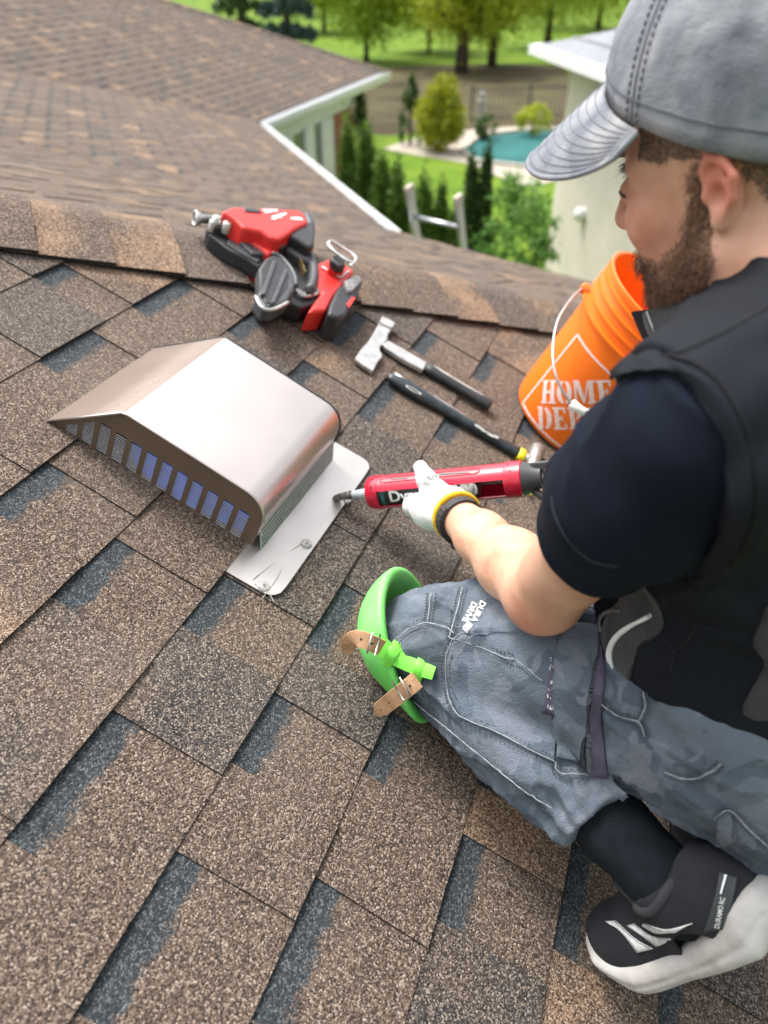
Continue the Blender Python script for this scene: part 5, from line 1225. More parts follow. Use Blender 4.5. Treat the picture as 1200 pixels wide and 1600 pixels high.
def make_shoe(O, X, name):
    tf = lambda fn: (lambda P: fn((P - O) @ X.T)); pts = [O + X[0] * .16, O - X[0] * .16, O + X[2] * .06, O - X[2] * .06, O + X[1] * .07, O - X[1] * .1]
    u_ = sdf_mesh(tf(shoe_upper), pts, .02, .0026); s_ = sdf_mesh(tf(shoe_sole), pts, .02, .0026)
    so_ = qobj(name, u_, M_SHOE, man); sl2 = qobj('sole', s_, M_SOLE, so_); return so_, sl2, u_, s_
shoe, sole_o, shu, shs = make_shoe(FM, FX, 'shoe'); sh_tree = tri_bvh(shu)
rO = K(1128, 1302, 1.0); rX = np.array([unit(fa_ + .2 * RT), fsn, fc_]); rX[1] = unit(rX[1] - rX[0] * (rX[1] @ rX[0])); rX[2] = np.cross(rX[0], rX[1]); make_shoe(rO, rX, 'shoe')
man_trees = tri_bvh(body_vf, tr_vf, vest_vf, sl_vf)
# ---- head: cap, hair, beard, brows
rs_ = np.random.default_rng(11)
def shell_from(vf, q, mask, off, tree_fn=None):
    v, f = vf; keep = mask[f].all(1); f2 = f[keep]; used = np.unique(f2); mp = -np.ones(len(v), int); mp[used] = np.arange(len(used))
    nn = np.zeros_like(v); fn_ = np.cross(v[f[:, 1]] - v[f[:, 0]], v[f[:, 2]] - v[f[:, 0]])
    for k in range(f.shape[1]): np.add.at(nn, f[:, k], fn_)
    nn /= np.linalg.norm(nn, axis=1)[:, None] + 1e-12
    return v[used] + nn[used] * off, mp[f2], nn[used], used
def strands(pts, nn, dirs, length, r, jit):
    n = len(pts); d = dirs + rs_.normal(size=(n, 3)) * jit; d /= np.linalg.norm(d, axis=1)[:, None]
    d = d + nn * .35; d /= np.linalg.norm(d, axis=1)[:, None]; a = np.cross(d, rs_.normal(size=(n, 3))); a /= np.linalg.norm(a, axis=1)[:, None]; b = np.cross(d, a)
    L_ = length * rs_.uniform(.5, 1.3, (n, 1)); m1 = pts + d * L_ * .55 + nn * L_ * .12
    v = np.stack([pts + a * r, pts - a * r * .5 + b * r * .8, pts - a * r * .5 - b * r * .8, m1 + a * r * .7, m1 - a * r * .35 + b * r * .56, m1 - a * r * .35 - b * r * .56, pts + d * L_ - ZUP * L_ * .15], 1).reshape(-1, 3)
    t = np.array([[0, 1, 4], [0, 4, 3], [1, 2, 5], [1, 5, 4], [2, 0, 3], [2, 3, 5], [3, 4, 6], [4, 5, 6], [5, 3, 6]])
    f = (np.arange(n)[:, None, None] * 7 + t[None]).reshape(-1, 3); return v, f
M_HAIR = mat('brown hair', (.035, .019, .011), .55, noise=.5, scale=120)
M_BEARD = mat('brown beard hair', (.15, .080, .044), .5, noise=.6, scale=140)
x_, y_, z_ = bq[:, 0], np.abs(bq[:, 1]), bq[:, 2]
headm = np.linalg.norm(body_vf[0] - Hc, axis=1) < .17
wob = vnoise(body_vf[0], 90) * .006
cheek = np.interp(x_, [-.02, .012, .03, .055, .09, .11], [.02, .005, -.045, -.068, -.058, -.05])        # upper edge of the beard
beard_m = headm & (z_ < cheek + wob) & (x_ > -.006 + wob + np.clip(-z_ - .05, 0, 1) * .35) & (z_ > -.142) & ~((y_ > .0745) & (z_ > -.045))
lips = (np.abs(z_ + .0735) < .009) & (y_ < .022) & (x_ > .08); beard_m &= ~lips
v_, f_, nn_, used = shell_from(body_vf, bq, beard_m, .0003)
beard = qobj('beard', (v_, f_), mat('skin under the beard', (.27, .145, .09), .7, noise=.5, scale=300, col2=(.44, .25, .165)), man)
bz = bq[used]; dens = np.clip(.25 + (np.interp(bz[:, 0], [-.02, .012, .03, .055, .09, .11], [.02, .005, -.045, -.068, -.058, -.05]) - bz[:, 2]) / .03, .12, 1); den = rs_.random(len(v_)) < dens; idx = np.concatenate([np.flatnonzero(den)] * 3); pp = v_[idx] + rs_.normal(size=(len(idx), 3)) * .0014
bd = (-.55 * HU + .35 * HF)[None].repeat(len(idx), 0); sv, sf_ = strands(pp, nn_[idx], bd, .0062, .00026, .34)
so_ = fast_obj('beard_hair', sv, sf_, M_BEARD, beard, base_loc(beard)); so_['kind'] = 'stuff'
hair_m = headm & (z_ < .05) & (z_ > np.interp(x_, [-.12, -.06, -.02, .02, .05, .07], [-.085, -.07, .0, .006, .012, .02]) + wob) & (x_ < .062 + wob) & ~((y_ > .0785) & (x_ > -.04)) & ~((x_ > -.036) & (x_ < .006) & (z_ < .016) & (y_ > .0755))
v_, f_, nn_, used = shell_from(body_vf, bq, hair_m, .0004)
hair = qobj('hair', (v_, f_), mat('clipped hair', (.24, .145, .10), .8, noise=.45, scale=420), man)
idx = np.flatnonzero(rs_.random(len(v_)) < .9); idx = np.concatenate([idx, idx]); sv, sf_ = strands(v_[idx] + rs_.normal(size=(len(idx), 3)) * .001, nn_[idx], (-.5 * HU - .6 * HF)[None].repeat(len(idx), 0), .0035, .00022, .3)
so_ = fast_obj('hair_stubble', sv, sf_, M_HAIR, hair, base_loc(hair)); so_['kind'] = 'stuff'
for s in (1,):
    bp_ = [hl(*p) for p in ((.0955, s * .012, .008), (.0935, s * .025, .014), (.085, s * .042, .013), (.074, s * .054, .005))]
    bp_ = np.array([np.array(body_tree.find_nearest(Vector(p))[0]) for p in bez(bp_, 24)]); n_ = 140; ii = rs_.integers(0, 24, n_); pp = bp_[ii] + rs_.normal(size=(n_, 3)) * .002
    sv, sf_ = strands(pp, np.repeat(HF[None], n_, 0), np.repeat((s * .8 * HL - .2 * HF)[None], n_, 0), .0055, .00028, .2); so_ = fast_obj('eyebrow', sv, sf_, M_HAIR, man, base_loc(man)); so_['kind'] = 'stuff'
    obj('eyelid', tube([hl(*p) for p in ((.089, s * .019, -.008), (.094, s * .030, -.0045), (.090, s * .042, -.0065), (.083, s * .049, -.011))], [.001, .0019, .0019, .001], 6), M_HAIR, man, smooth=True)

def cap_mat():
    m, nt, b = mat_new('faded grey cotton cap'); L = nt.links; g = nd(nt, 'ShaderNodeNewGeometry'); n1 = nd(nt, 'ShaderNodeTexNoise', Scale=17, Detail=7, Distortion=.6); L.new(g.outputs[0], n1.inputs[0])
    r = ramp(nt, [(.30, (.115, .125, .15)), (.45, (.20, .215, .245)), (.58, (.29, .30, .325)), (.74, (.44, .43, .42))]); L.new(n1.outputs[0], r.inputs[0]); L.new(r.outputs[0], b.inputs['Base Color']); b.inputs['Roughness'].default_value = .92; b.inputs['Specular IOR Level'].default_value = .15
    n2 = nd(nt, 'ShaderNodeTexNoise', Scale=40, Detail=4); n3 = nd(nt, 'ShaderNodeTexNoise', Scale=600, Detail=2); L.new(g.outputs[0], n2.inputs[0]); L.new(g.outputs[0], n3.inputs[0]); ad = nd(nt, 'ShaderNodeMath', operation='MULTIPLY_ADD'); L.new(n2.outputs[0], ad.inputs[0]); ad.inputs[1].default_value = 4; L.new(n3.outputs[0], ad.inputs[2])
    bp = nd(nt, 'ShaderNodeBump', Strength=.55, Distance=.0016); L.new(ad.outputs[0], bp.inputs['Height']); L.new(bp.outputs[0], b.inputs['Normal']); return m
M_CAP = cap_mat(); M_CAPS = mat('dark cap stitching', (.085, .09, .105), .9, noise=.2); M_CAPL = mat('pale cap stitching', (.33, .34, .36), .9, noise=.2)
CR = math.radians(12)               # the cap sits tipped back on the head
def cap_rot(p): return np.array([p[0] * math.cos(CR) - p[2] * math.sin(CR) + .012, p[1], p[0] * math.sin(CR) + p[2] * math.cos(CR)])
def cap_pt(phi, th, off=0.0):
    """crown surface: phi from the front round the left side, th from the rim (0) to the button (1)"""
    rimz = .058 - .050 * (1 - math.cos(phi)) ** .6
    a, b = .1170, .0935; h_ = .166 - rimz - .008
    sq = 1 - .10 * math.cos(phi) * 0; e = math.cos(th * math.pi / 2) ** .86; u_ = math.sin(th * math.pi / 2) ** 1.0
    seam_d = math.exp(-((((phi + math.pi / 6) % (math.pi / 3)) - math.pi / 6) / .05) ** 2)
    rr_ = (1 + off / .1 - .012 * seam_d * math.sin(th * math.pi)) * (1 + .010 * math.sin(phi * 5 + th * 6) * math.sin(th * math.pi) + .008 * math.sin(phi * 9 - th * 11) * (1 - th))
    return hl(*cap_rot(np.array([-.010 + a * math.cos(phi) * e * rr_, b * math.sin(phi) * e * rr_, rimz + .01 + (h_ + off) * u_])))
NP, NT = 96, 22; cv_, cf_ = [], []
for layer, of in ((0, 0), (1, -.002)):
    for j in range(NT + 1):
        for i in range(NP): cv_.append(cap_pt(2 * math.pi * i / NP, j / NT * .998, of))
LN = (NT + 1) * NP
for j in range(NT):
    for i in range(NP):
        a, b = j * NP + i, j * NP + (i + 1) % NP; cf_.append([a, b, b + NP, a + NP]); cf_.append([LN + a, LN + a + NP, LN + b + NP, LN + b])
for i in range(NP): a, b = i, (i + 1) % NP; cf_.append([a, LN + a, LN + b, b])
capo = obj('cap', (cv_, cf_), M_CAP, man, smooth=True); recalc(capo)
mbs, mbd = MB(), MB()
for k in range(6):
    ph = math.pi / 6 + k * math.pi / 3 - math.pi / 6
    mbd.add(*tube([cap_pt(ph, t, .0004) for t in np.linspace(.0, .97, 40)], .0007, 5))
    for dp in (-.05, .05):
        for j in range(34):
            t0 = j / 34 * .95; mbs.add(*tube([cap_pt(ph + dp * (1 + t0), t0, .0006), cap_pt(ph + dp * (1 + t0), t0 + .016, .0006)], .0009, 5))
obj('panel_seam', mbd.vf(), M_CAPS, capo); obj('seam_stitching', mbs.vf(), M_CAPS, capo)['kind'] = 'stuff'
obj('rim_seam', tube([cap_pt(2 * math.pi * i / 80, .075, .0004) for i in range(80)], .0008, 5, closed=True), M_CAPS, capo)
for k in range(6):
    c_, c2_ = cap_pt(math.pi / 6 + k * math.pi / 3, .70, .0008), cap_pt(math.pi / 6 + k * math.pi / 3, .70, .004); ax_e = unit(c2_ - c_)
    obj('eyelet', lathe(c_, ax_e, [(.0005, .0002), (.0022, .0002), (.0030, .0010), (.0042, .0010), (.0048, -.0005)], 14), mat('eyelet thread', (.03, .032, .042), .8), capo, smooth=True)
# brim
def brim_pt(u_, w_, dz=0.0):
    ph = u_ * math.radians(64); base = np.array([-.010 + .1170 * math.cos(ph), .0935 * math.sin(ph), .066 - .050 * (1 - math.cos(ph)) ** .6])
    ext = .082 * math.cos(u_ * math.pi / 2) ** .55; d = np.array([1.0, .10 * math.sin(ph), 0]); p = base + d * ext * w_
    p[2] += -.058 * w_ ** 1.1 * (ext / .082) - .020 * (ext / .082) ** .5 * (abs(u_) ** 1.7) * (w_ * .55 + .05) - 1.3 * p[1] ** 2 * w_ * (ext / .082) ** .5 + dz
    return hl(*cap_rot(p))
NU, NW_ = 40, 14; bv, bf_ = [], []
for dz in (0, -.0042):
    for i in range(NU + 1):
        for j in range(NW_ + 1): bv.append(brim_pt(-1 + 2 * i / NU, j / NW_, dz))
LB = (NU + 1) * (NW_ + 1)
for i in range(NU):
    for j in range(NW_):
        a = i * (NW_ + 1) + j; b = a + NW_ + 1; bf_.append([a, a + 1, b + 1, b]); bf_.append([LB + a, LB + b, LB + b + 1, LB + a + 1])
for i in range(NU):
    for j in (0, NW_): a = i * (NW_ + 1) + j; b = a + NW_ + 1; bf_.append([a, b, LB + b, LB + a])
for j in range(NW_):
    for i in (0, NU): a = i * (NW_ + 1) + j; bf_.append([a, a + 1, LB + a + 1, LB + a])
brim = recalc(obj('brim', (bv, bf_), M_CAP, capo, smooth=True)); mbs = MB(); mbl = MB()
for r_ in range(9):
    w_ = .12 + .84 * r_ / 8; us = np.linspace(-.93, .93, 60)
    mbs.add(*tube([brim_pt(u_, w_, .0003) for u_ in us], .00045, 5))
obj('brim_stitching', mbs.vf(), mat('brim stitching', (.14, .145, .16), .9), brim)
obj('brim_edge', tube([brim_pt(u_, 1.0, -.002) for u_ in np.linspace(-1, 1, 70)], .0026, 6), M_CAP, brim, smooth=True)

# ---- fine hair on the forearm
fv_ = body_vf[0]; fav = LWr - LEl; ft_ = np.clip(((fv_ - LEl) @ fav) / (fav @ fav), 0, 1); fm_ = np.flatnonzero((np.linalg.norm(fv_ - LEl - ft_[:, None] * fav, axis=1) < .046) & (ft_ > .08) & (ft_ < .86))
fi = rs_.choice(fm_, 700); fnn = fv_[fi] - (LEl + ft_[fi][:, None] * fav); fnn /= np.linalg.norm(fnn, axis=1)[:, None]
sv, sf_ = strands(fv_[fi] + rs_.normal(size=(700, 3)) * .001, fnn * .2, np.repeat(unit(fav + .3 * CUP)[None], 700, 0), .011, .00010, .3); so_ = fast_obj('arm_hair', sv, sf_, mat('fine arm hair', (.16, .09, .05), .5), bo, base_loc(bo)); so_['kind'] = 'stuff'
# ---- collar
ct = [(1003, 490, .690), (1030, 476, .668), (1065, 456, .640), (1105, 416, .612), (1150, 372, .592), (1200, 322, .585), (1262, 285, .605), (1310, 275, .65), (1320, 290, .70)]
cb = [(1040, 548, .672), (1062, 535, .640), (1095, 515, .608), (1135, 484, .575), (1180, 445, .556), (1235, 400, .552), (1300, 360, .575), (1345, 350, .63), (1350, 360, .69)]
ctp, cbp = bez([K(*p) for p in ct], 30), bez([K(*p) for p in cb], 30); nc_ = Hc - .12 * HU
def collar(in0, in1, name, m_, a0=0, a1=30, th=.005, bulge=.006):
    v, f = [], []; rows = 6
    for i in range(a0, a1):
        out = unit((ctp[i] + cbp[i]) / 2 - nc_); out = unit(out - ZUP * (out @ ZUP) * .5)
        for side_ in (0, 1):
            for j in range(rows):
                t = j / (rows - 1); v.append(cbp[i] + (ctp[i] - cbp[i]) * (in0 + (in1 - in0) * t) + out * (bulge * math.sin(math.pi * t) - side_ * th))
    w_ = rows * 2
    for i in range(a1 - a0 - 1):
        for k in range(w_):
            j0, j1 = [(q if q < rows else rows + (w_ - 1 - q)) for q in (k, (k + 1) % w_)]
            f.append([i * w_ + j0, i * w_ + j1, (i + 1) * w_ + j1, (i + 1) * w_ + j0])
    for e in (0, a1 - a0 - 1): f.append([e * w_ + q for q in range(rows)] + [e * w_ + rows + (rows - 1 - q) for q in range(rows)])
    return recalc(obj(name, (v, f), m_, vest, smooth=True))
collar(-.25, 1.0, 'collar', M_VEST2)
M_LIN = mat('black lining', (.006, .006, .008), .9)
ln = [K(988, 487, .70), K(1012, 483, .685), K(1044, 544, .668), K(1020, 560, .69)]
obj('collar_lining', prism(np.array(ln) + FWD * .004, np.array(ln)), M_LIN, vest)
obj('collar_zip', stitches(vest_tree, [(0, 0), (1, 1)], 2) if False else tube(bez([K(1011, 487, .681), K(1022, 515, .672), K(1040, 545, .664)], 16), .0016, 5), mat('zip teeth', (.22, .22, .23), .4, .6), vest)
# ---- vest: armhole binding, panels, piping, pocket zip
both = tri_bvh(vest_vf, sl_vf)
arm_path = [(966, 592), (980, 582), (1005, 572), (1040, 573), (1080, 588), (1115, 622), (1142, 668), (1160, 725), (1163, 785), (1148, 840), (1118, 882), (1082, 908)]
obj('armhole_binding', ribbon(both, arm_path, [20, 27, 30, 30, 28], 44, 6, .0062, .008), M_VEST, vest, smooth=True)
obj('armhole_seam', seam(both, [(1000, 557), (1045, 556), (1092, 570), (1132, 606), (1162, 660), (1180, 725), (1182, 790), (1165, 850), (1130, 897)], .0011, 50), M_LIN, vest)
obj('pocket_panel', rgrid(vest_tree, [(975, 930), (948, 965), (941, 1005), (955, 1035), (985, 1062)], [(1010, 915), (1032, 950), (1034, 985), (1002, 1008), (988, 1045)], 14, 10, .0022, .004), M_VEST2, vest, smooth=True)
M_REFL = mat('white reflective piping', (.82, .84, .84), .5, noise=.05)
obj('reflective_piping', ribbon(vest_tree, [(1019, 958), (990, 977), (966, 998), (957, 1022), (964, 1052)], [5, 7, 7, 6, 2.5], 26, 3, .0052, .003), M_REFL, vest, smooth=True)
for pth in ([(985, 1062), (984, 1035), (1000, 1010), (1030, 992), (1052, 1018), (1048, 1050)], [(1010, 905), (1050, 950), (1090, 975), (1130, 985)], [(1052, 1018), (1075, 1000), (1092, 970)], [(1030, 560), (1075, 545), (1130, 520), (1200, 480)]):
    obj('vest_seam', seam(vest_tree, pth, .0011, 40, .0004), M_LIN, vest)
obj('fleece_panel', rgrid(vest_tree, [(1199, 945), (1180, 990), (1178, 1010), (1196, 1035), (1175, 1075), (1160, 1110), (1180, 1125)], [(1240, 930), (1240, 990), (1240, 1010), (1240, 1035), (1240, 1075), (1240, 1110), (1240, 1125)], 16, 6, .002, .004), M_VEST2, vest, smooth=True)
zp_ = [(942, 985), (940, 970), (946, 960), (958, 954), (972, 953)]
mb = MB(); zpts = spath(vest_tree, zp_, 26, .003)
for i in range(0, len(zpts) - 1): mb.add(*tube([zpts[i] - FWD * .002, zpts[i] + FWD * .002], .0016, 5))
if mb.n: obj('pocket_zip', mb.vf(), mat('zip metal', (.3, .3, .3), .35, .8), vest)
# ---- sleeve: hem and stitch line
hc = [SLH - hemn * .0125 + .0605 * 0 * ua]
obj('hem_stitch', seam(sl_tree, [(862, 775), (866, 800), (878, 828), (900, 858), (930, 878), (965, 886)], .0006, 40, .0003), mat('faded thread', (.028, .036, .05), .9), sleeve)
# ---- trousers: pockets, seams, print
M_THR = mat('pale frayed seam', (.24, .265, .29), .9, noise=.35, scale=150)
M_PURP = mat('faded purple tape', (.075, .066, .105), .9, noise=.25, scale=60, bump=.4, bscale=300)
pock = obj('cargo_pocket', rgrid(tr_tree, [(735, 990), (712, 998), (701, 1030), (703, 1075), (712, 1105), (722, 1118)], [(905, 985), (880, 1060), (876, 1100), (872, 1140), (868, 1165), (866, 1190)], 20, 22, .004, .006), M_CAMO, trousers, smooth=True)
flap = obj('pocket_flap', rgrid(tr_tree, [(893, 975), (876, 1000), (872, 1060), (873, 1110), (871, 1150), (868, 1182)], [(935, 980), (930, 1040), (926, 1080), (920, 1130), (916, 1165), (914, 1200)], 20, 8, .0085, .005), M_CAMO, trousers, smooth=True)
obj('zip_tape', ribbon(tr_tree, [(937, 1010), (938, 1060), (932, 1110), (935, 1160), (938, 1212)], [10, 16, 18, 20, 26], 30, 4, .0042, .004), M_PURP, trousers, smooth=True)
mb = MB(); zpts = spath(tr_tree, [(938, 975), (930, 1030), (926, 1080), (918, 1120), (924, 1170), (926, 1205)], 70, .006)
for i in range(len(zpts) - 1): mb.add(*tube([zpts[i] - RIGHT * .0022, zpts[i] + RIGHT * .0022], .0009, 4))
obj('pocket_zip', mb.vf(), mat('dull zip teeth', (.12, .135, .14), .5, .5), trousers)
obj('purple_patch', rgrid(tr_tree, [(868, 1020), (858, 1070), (850, 1110)], [(876, 1022), (878, 1070), (876, 1120)], 12, 5, .0052, .002), M_PURP, trousers, smooth=True)
M_PAINT = mat('dried white paint', (.6, .6, .58), .8)
for _ in range(26):
    cx, cy = rng.gauss(866, 4), rng.uniform(1022, 1112); p = cast(tr_tree, cx, cy, .0062)
    if p is not None: obj('paint_fleck', tube([p, p + CUP * rng.uniform(-.004, .004) + RIGHT * rng.uniform(-.001, .001)], rng.uniform(.0003, .0009), 4), M_PAINT, trousers)
mb = MB(); md = MB(); tt2 = tri_bvh(tr_vf)
for pth, n_ in (([(735, 985), (711, 998), (700, 1030), (702, 1075), (712, 1106), (724, 1120), (780, 1145), (830, 1172), (868, 1190)], 60), ([(868, 1190), (872, 1205), (918, 1212)], 14), ([(703, 996), (740, 1006), (800, 1030), (850, 1062)], 36),
        ([(622, 1002), (640, 985), (665, 977), (695, 982), (712, 992)], 24), ([(648, 1092), (700, 1135), (760, 1185), (820, 1232), (862, 1262)], 50), ([(725, 922), (715, 960), (704, 1000)], 16), ([(676, 930), (670, 975)], 10),
        ([(940, 1095), (965, 1115), (1000, 1128), (1012, 1150)], 22), ([(1040, 1205), (1075, 1214), (1110, 1206), (1128, 1190)], 22), ([(1008, 1080), (1012, 1105), (1000, 1128)], 14), ([(1118, 1275), (1140, 1262), (1170, 1290), (1200, 1318)], 22), ([(895, 978), (878, 1000), (873, 1060), (872, 1150)], 30), ([(880, 948), (920, 958), (950, 962)], 14)):
    obj('seam_edge', seam(tr_tree, pth, .0008, n_, .0040), M_THR, trousers, smooth=True); pts = bez(pth, n_ * 2); d_ = np.gradient(pts, axis=0); d_ /= np.linalg.norm(d_, axis=1)[:, None]
    md.add(*stitches(tr_tree, pts + np.stack([-d_[:, 1], d_[:, 0]], 1) * 6, n_, .0010, .6, .0034)); md.add(*stitches(tr_tree, pts - np.stack([-d_[:, 1], d_[:, 0]], 1) * 6, n_, .0009, .6, .0034))
obj('seam_stitching', md.vf(), mat('dark puckered stitching', (.05, .06, .072), .9), trousers)['kind'] = 'stuff'
obj('back_pocket_flap', rgrid(tr_tree, [(1118, 1272), (1122, 1300), (1130, 1318)], [(1142, 1262), (1146, 1290), (1152, 1310)], 8, 6, .006, .005), M_CAMO, trousers, smooth=True)
M_PRT = mat('white trouser print', (.66, .67, .66), .8, noise=.2, scale=200)
text_on(pk_tree := tri_bvh(tr_vf), 'DURA', 748, 956, 13, 118, M_PRT, trousers, bold=.04, off=.0014, sx=1.0); text_on(pk_tree, 'DRIVE', 734.5, 957, 12.5, 118, M_PRT, trousers, bold=.04, off=.0014, sx=1.0)
obj('print_arrow', rgrid(pk_tree, [(722, 982), (731, 989)], [(733, 972), (739, 978)], 4, 4, .0014, .001), M_PRT, trousers)
M_CUFF = M_CAMO
# ---- knee pad
M_GREEN = mat('green rubber', (.13, .62, .10), .5, noise=.18, scale=14, bump=.2, bscale=60, col2=(.24, .74, .20))
kd = unit(-N * .55 - RIGHT * .75 + CUP * -.1); ka, kb = LKn + CUP * .012 + shd * -.005, LKn + shd * .125
def pad_sdf(P):
    o_ = cone(P, ka, kb, .098, .086); i_ = cone(P, ka, kb, .082, .072); d = smax(o_, -i_, .006); side_ = (P - ka) @ kd
    ax_ = unit(kb - ka); d = smax(d, .026 - side_ + .02 * np.clip(((P - ka) @ ax_) / .1, -1, 1.4), .010); d = smax(d, -(P @ N) + .013, .004); return d
pad_vf = sdf_mesh(pad_sdf, [ka, kb], .11, .003); pad = qobj('knee_pad', pad_vf, M_GREEN, man)
pt = tri_bvh(tr_vf, pad_vf)
M_GREEN2 = mat('bright green strap', (.17, .66, .06), .5, noise=.1)
M_LEATH = mat('tan leather strap', (.50, .29, .16), .7, noise=.2, scale=60, bump=.3, bscale=200)
GSP = [p + unit(CAM - p) * .007 for p in (cast(pt, *q) for q in ((590, 1006), (612, 1022), (634, 1034), (656, 1044), (678, 1052))) if p is not None]
def strap(pts, w, name, m_):
    c_ = bez([K(*p) for p in pts], 20); v, f = [], []; t_ = np.gradient(c_, axis=0); t_ /= np.linalg.norm(t_, axis=1)[:, None]
    for i in range(20):
        side_ = unit(np.cross(t_[i], FWD)); up_ = unit(np.cross(side_, t_[i])); up_ = -up_ if up_ @ FWD > 0 else up_; ww = w * (1 if i < 17 else 1 - .25 * (i - 16)); v += [c_[i] + side_ * ww / 2 + up_ * .0015, c_[i] - side_ * ww / 2 + up_ * .0015, c_[i] - side_ * ww / 2 - up_ * .0015, c_[i] + side_ * ww / 2 - up_ * .0015]
    for i in range(19):
        for k in range(4): f.append([4 * i + k, 4 * i + (k + 1) % 4, 4 * i + 4 + (k + 1) % 4, 4 * i + 4 + k])
    f += [[3, 2, 1, 0], [76, 77, 78, 79]]; o = recalc(obj(name, (v, f), m_, pad, smooth=False)); mb_ = MB()
    for i in (4, 8, 12, 16):
        up_ = unit(CAM - c_[i]); obj('strap_hole', lathe(c_[i] + up_ * .0012, up_, [(.0004, .0010), (.0015, .0010), (.0016, -.0005)], 8), M_LIN, o)
    return o
def flat_band(pts, w, th, name, m_, n_=22):
    c_ = bez(pts, n_); t_ = np.gradient(c_, axis=0); v, f = [], []; w_ = np.interp(np.linspace(0, 1, n_), np.linspace(0, 1, np.size(w)), np.atleast_1d(w))
    for i in range(n_):
        up_ = unit(CAM - c_[i]); sd2 = unit(np.cross(unit(t_[i]), up_)); v += [c_[i] + sd2 * w_[i] / 2, c_[i] + up_ * th * .8, c_[i] - sd2 * w_[i] / 2, c_[i] - up_ * th]
    for i in range(n_ - 1):
        for k in range(4): f.append([4 * i + k, 4 * i + (k + 1) % 4, 4 * i + 4 + (k + 1) % 4, 4 * i + 4 + k])
    f += [[0, 1, 2, 3], [4 * n_ - 4 + k for k in (3, 2, 1, 0)]]; return recalc(obj(name, (v, f), m_, pad, auto=40))
flat_band(GSP, [.024, .022, .020, .016], .004, 'green_strap', M_GREEN2)
for i, px_ in ((1, .5), (3, .5)):
    m0 = GSP[min(i, len(GSP) - 1)]; d0 = unit(np.cross(GSP[min(i + 1, len(GSP) - 1)] - GSP[i - 1], CAM - m0)); flat_band([m0 + d0 * .017 - unit(CAM - m0) * .004, m0 + unit(CAM - m0) * .005, m0 - d0 * .017 - unit(CAM - m0) * .004], .014, .003, 'strap_keeper', M_GREEN2, 9)
strap([(596, 1012, .905), (582, 1006, .895), (566, 999, .895), (552, 998, .905), (544, 1008, .93), (546, 1022, .945)], .020, 'leather_strap', M_LEATH)
strap([(652, 1062, .895), (638, 1074, .89), (618, 1090, .90), (600, 1104, .915), (588, 1116, .93)], .021, 'leather_strap', M_LEATH)
for x, y, z, an in ((584, 1006, .888, 75), (627, 1076, .884, -60)):
    c_ = K(x, y, z); e1 = math.cos(math.radians(an)) * RIGHT + math.sin(math.radians(an)) * CUP; e2 = np.cross(FWD, e1)
    obj('buckle', tube([c_ + e1 * a * .013 + e2 * b * .005 for a, b in ((-1, -1), (1, -1), (1, 1), (-1, 1))], .0013, 6, closed=True), M_STEEL, pad, smooth=True)
# right knee pad, just visible past the elbow
rp_vf = sdf_mesh(lambda P: smax(smax(ellip(P, RKn, W3, [.09, .09, .09]), -ellip(P, RKn, W3, [.077, .077, .077]), .004), (P - RKn) @ unit(N + .5 * RIGHT) - .03, .006), [RKn], .1, .004); qobj('knee_pad', rp_vf, M_GREEN, man)
# ---- shoe details
M_STR = mat('white shoe stripes', (.62, .63, .62), .75, noise=.15, scale=200)
M_STRAP = mat('dark grey shoe band', (.036, .040, .043), .6, noise=.1)
for L_, R_2 in (([(946, 1440), (972, 1457), (996, 1488)], [(962, 1438), (992, 1466), (1020, 1482)]), ([(980, 1446), (1004, 1462), (1026, 1478)], [(990, 1443), (1020, 1463), (1054, 1467)]), ([(1004, 1446), (1028, 1458), (1056, 1456)], [(1008, 1443), (1042, 1452), (1082, 1442)])):
    obj('stripe', rgrid(sh_tree, L_, R_2, 12, 5, .0014, .002), M_STR, shoe, smooth=True)
obj('heel_band', rgrid(sh_tree, [(1124, 1362), (1118, 1395), (1108, 1430), (1098, 1458)], [(1152, 1372), (1147, 1398), (1140, 1425), (1132, 1450)], 14, 7, .0016, .003), M_STRAP, shoe, smooth=True)
text_on(sh_tree, 'DURAMO RC', 1125, 1424, 11, -78, mat('shoe lettering', (.62, .62, .6), .6), shoe, bold=.02, off=.0036, sx=.72)
obj('white_tick', ribbon(sh_tree, [(1134, 1368), (1130, 1382), (1126, 1396)], [4, 4, 3], 8, 3, .004, .002), M_REFL, shoe)
AP = lambda a, b, c: FM + fa_ * (AQ[0] + a) + fsn * (AQ[1] + b) + fc_ * (AQ[2] + c)
obj('collar_edge', tube(bez([AP(*p) for p in ((.036, -.010, .016), (.022, -.004, .036), (-.004, .0, .043), (-.030, -.008, .036), (-.046, -.018, .0), (-.030, -.008, -.036), (-.004, .0, -.043), (.022, -.004, -.036), (.036, -.010, -.016), (.041, -.012, 0), (.036, -.010, .016))], 60), .0056, 8), mat('padded shoe collar', (.03, .031, .036), .85), shoe, smooth=True)
tg0 = np.array([AP(*p) for p in ((.040, .0, -.02), (.040, .0, .02), (.047, -.034, .022), (.047, -.034, -.022))]); obj('tongue', prism(tg0, tg0 + fa_ * .006), bpy.data.materials['padded shoe collar'], shoe, bevel=.002)
tg = [AP(*p) for p in ((.0395, -.006, -.002), (.0395, -.006, .016), (.0455, -.030, .017), (.0455, -.030, -.004))]
obj('tongue_label', prism(np.array(tg) - fa_ * .0006 - fsn * .0003, np.array(tg) - fa_ * .0022 - fsn * .0008), mat('white size label', (.6, .6, .58), .7, noise=.3, scale=500), shoe)
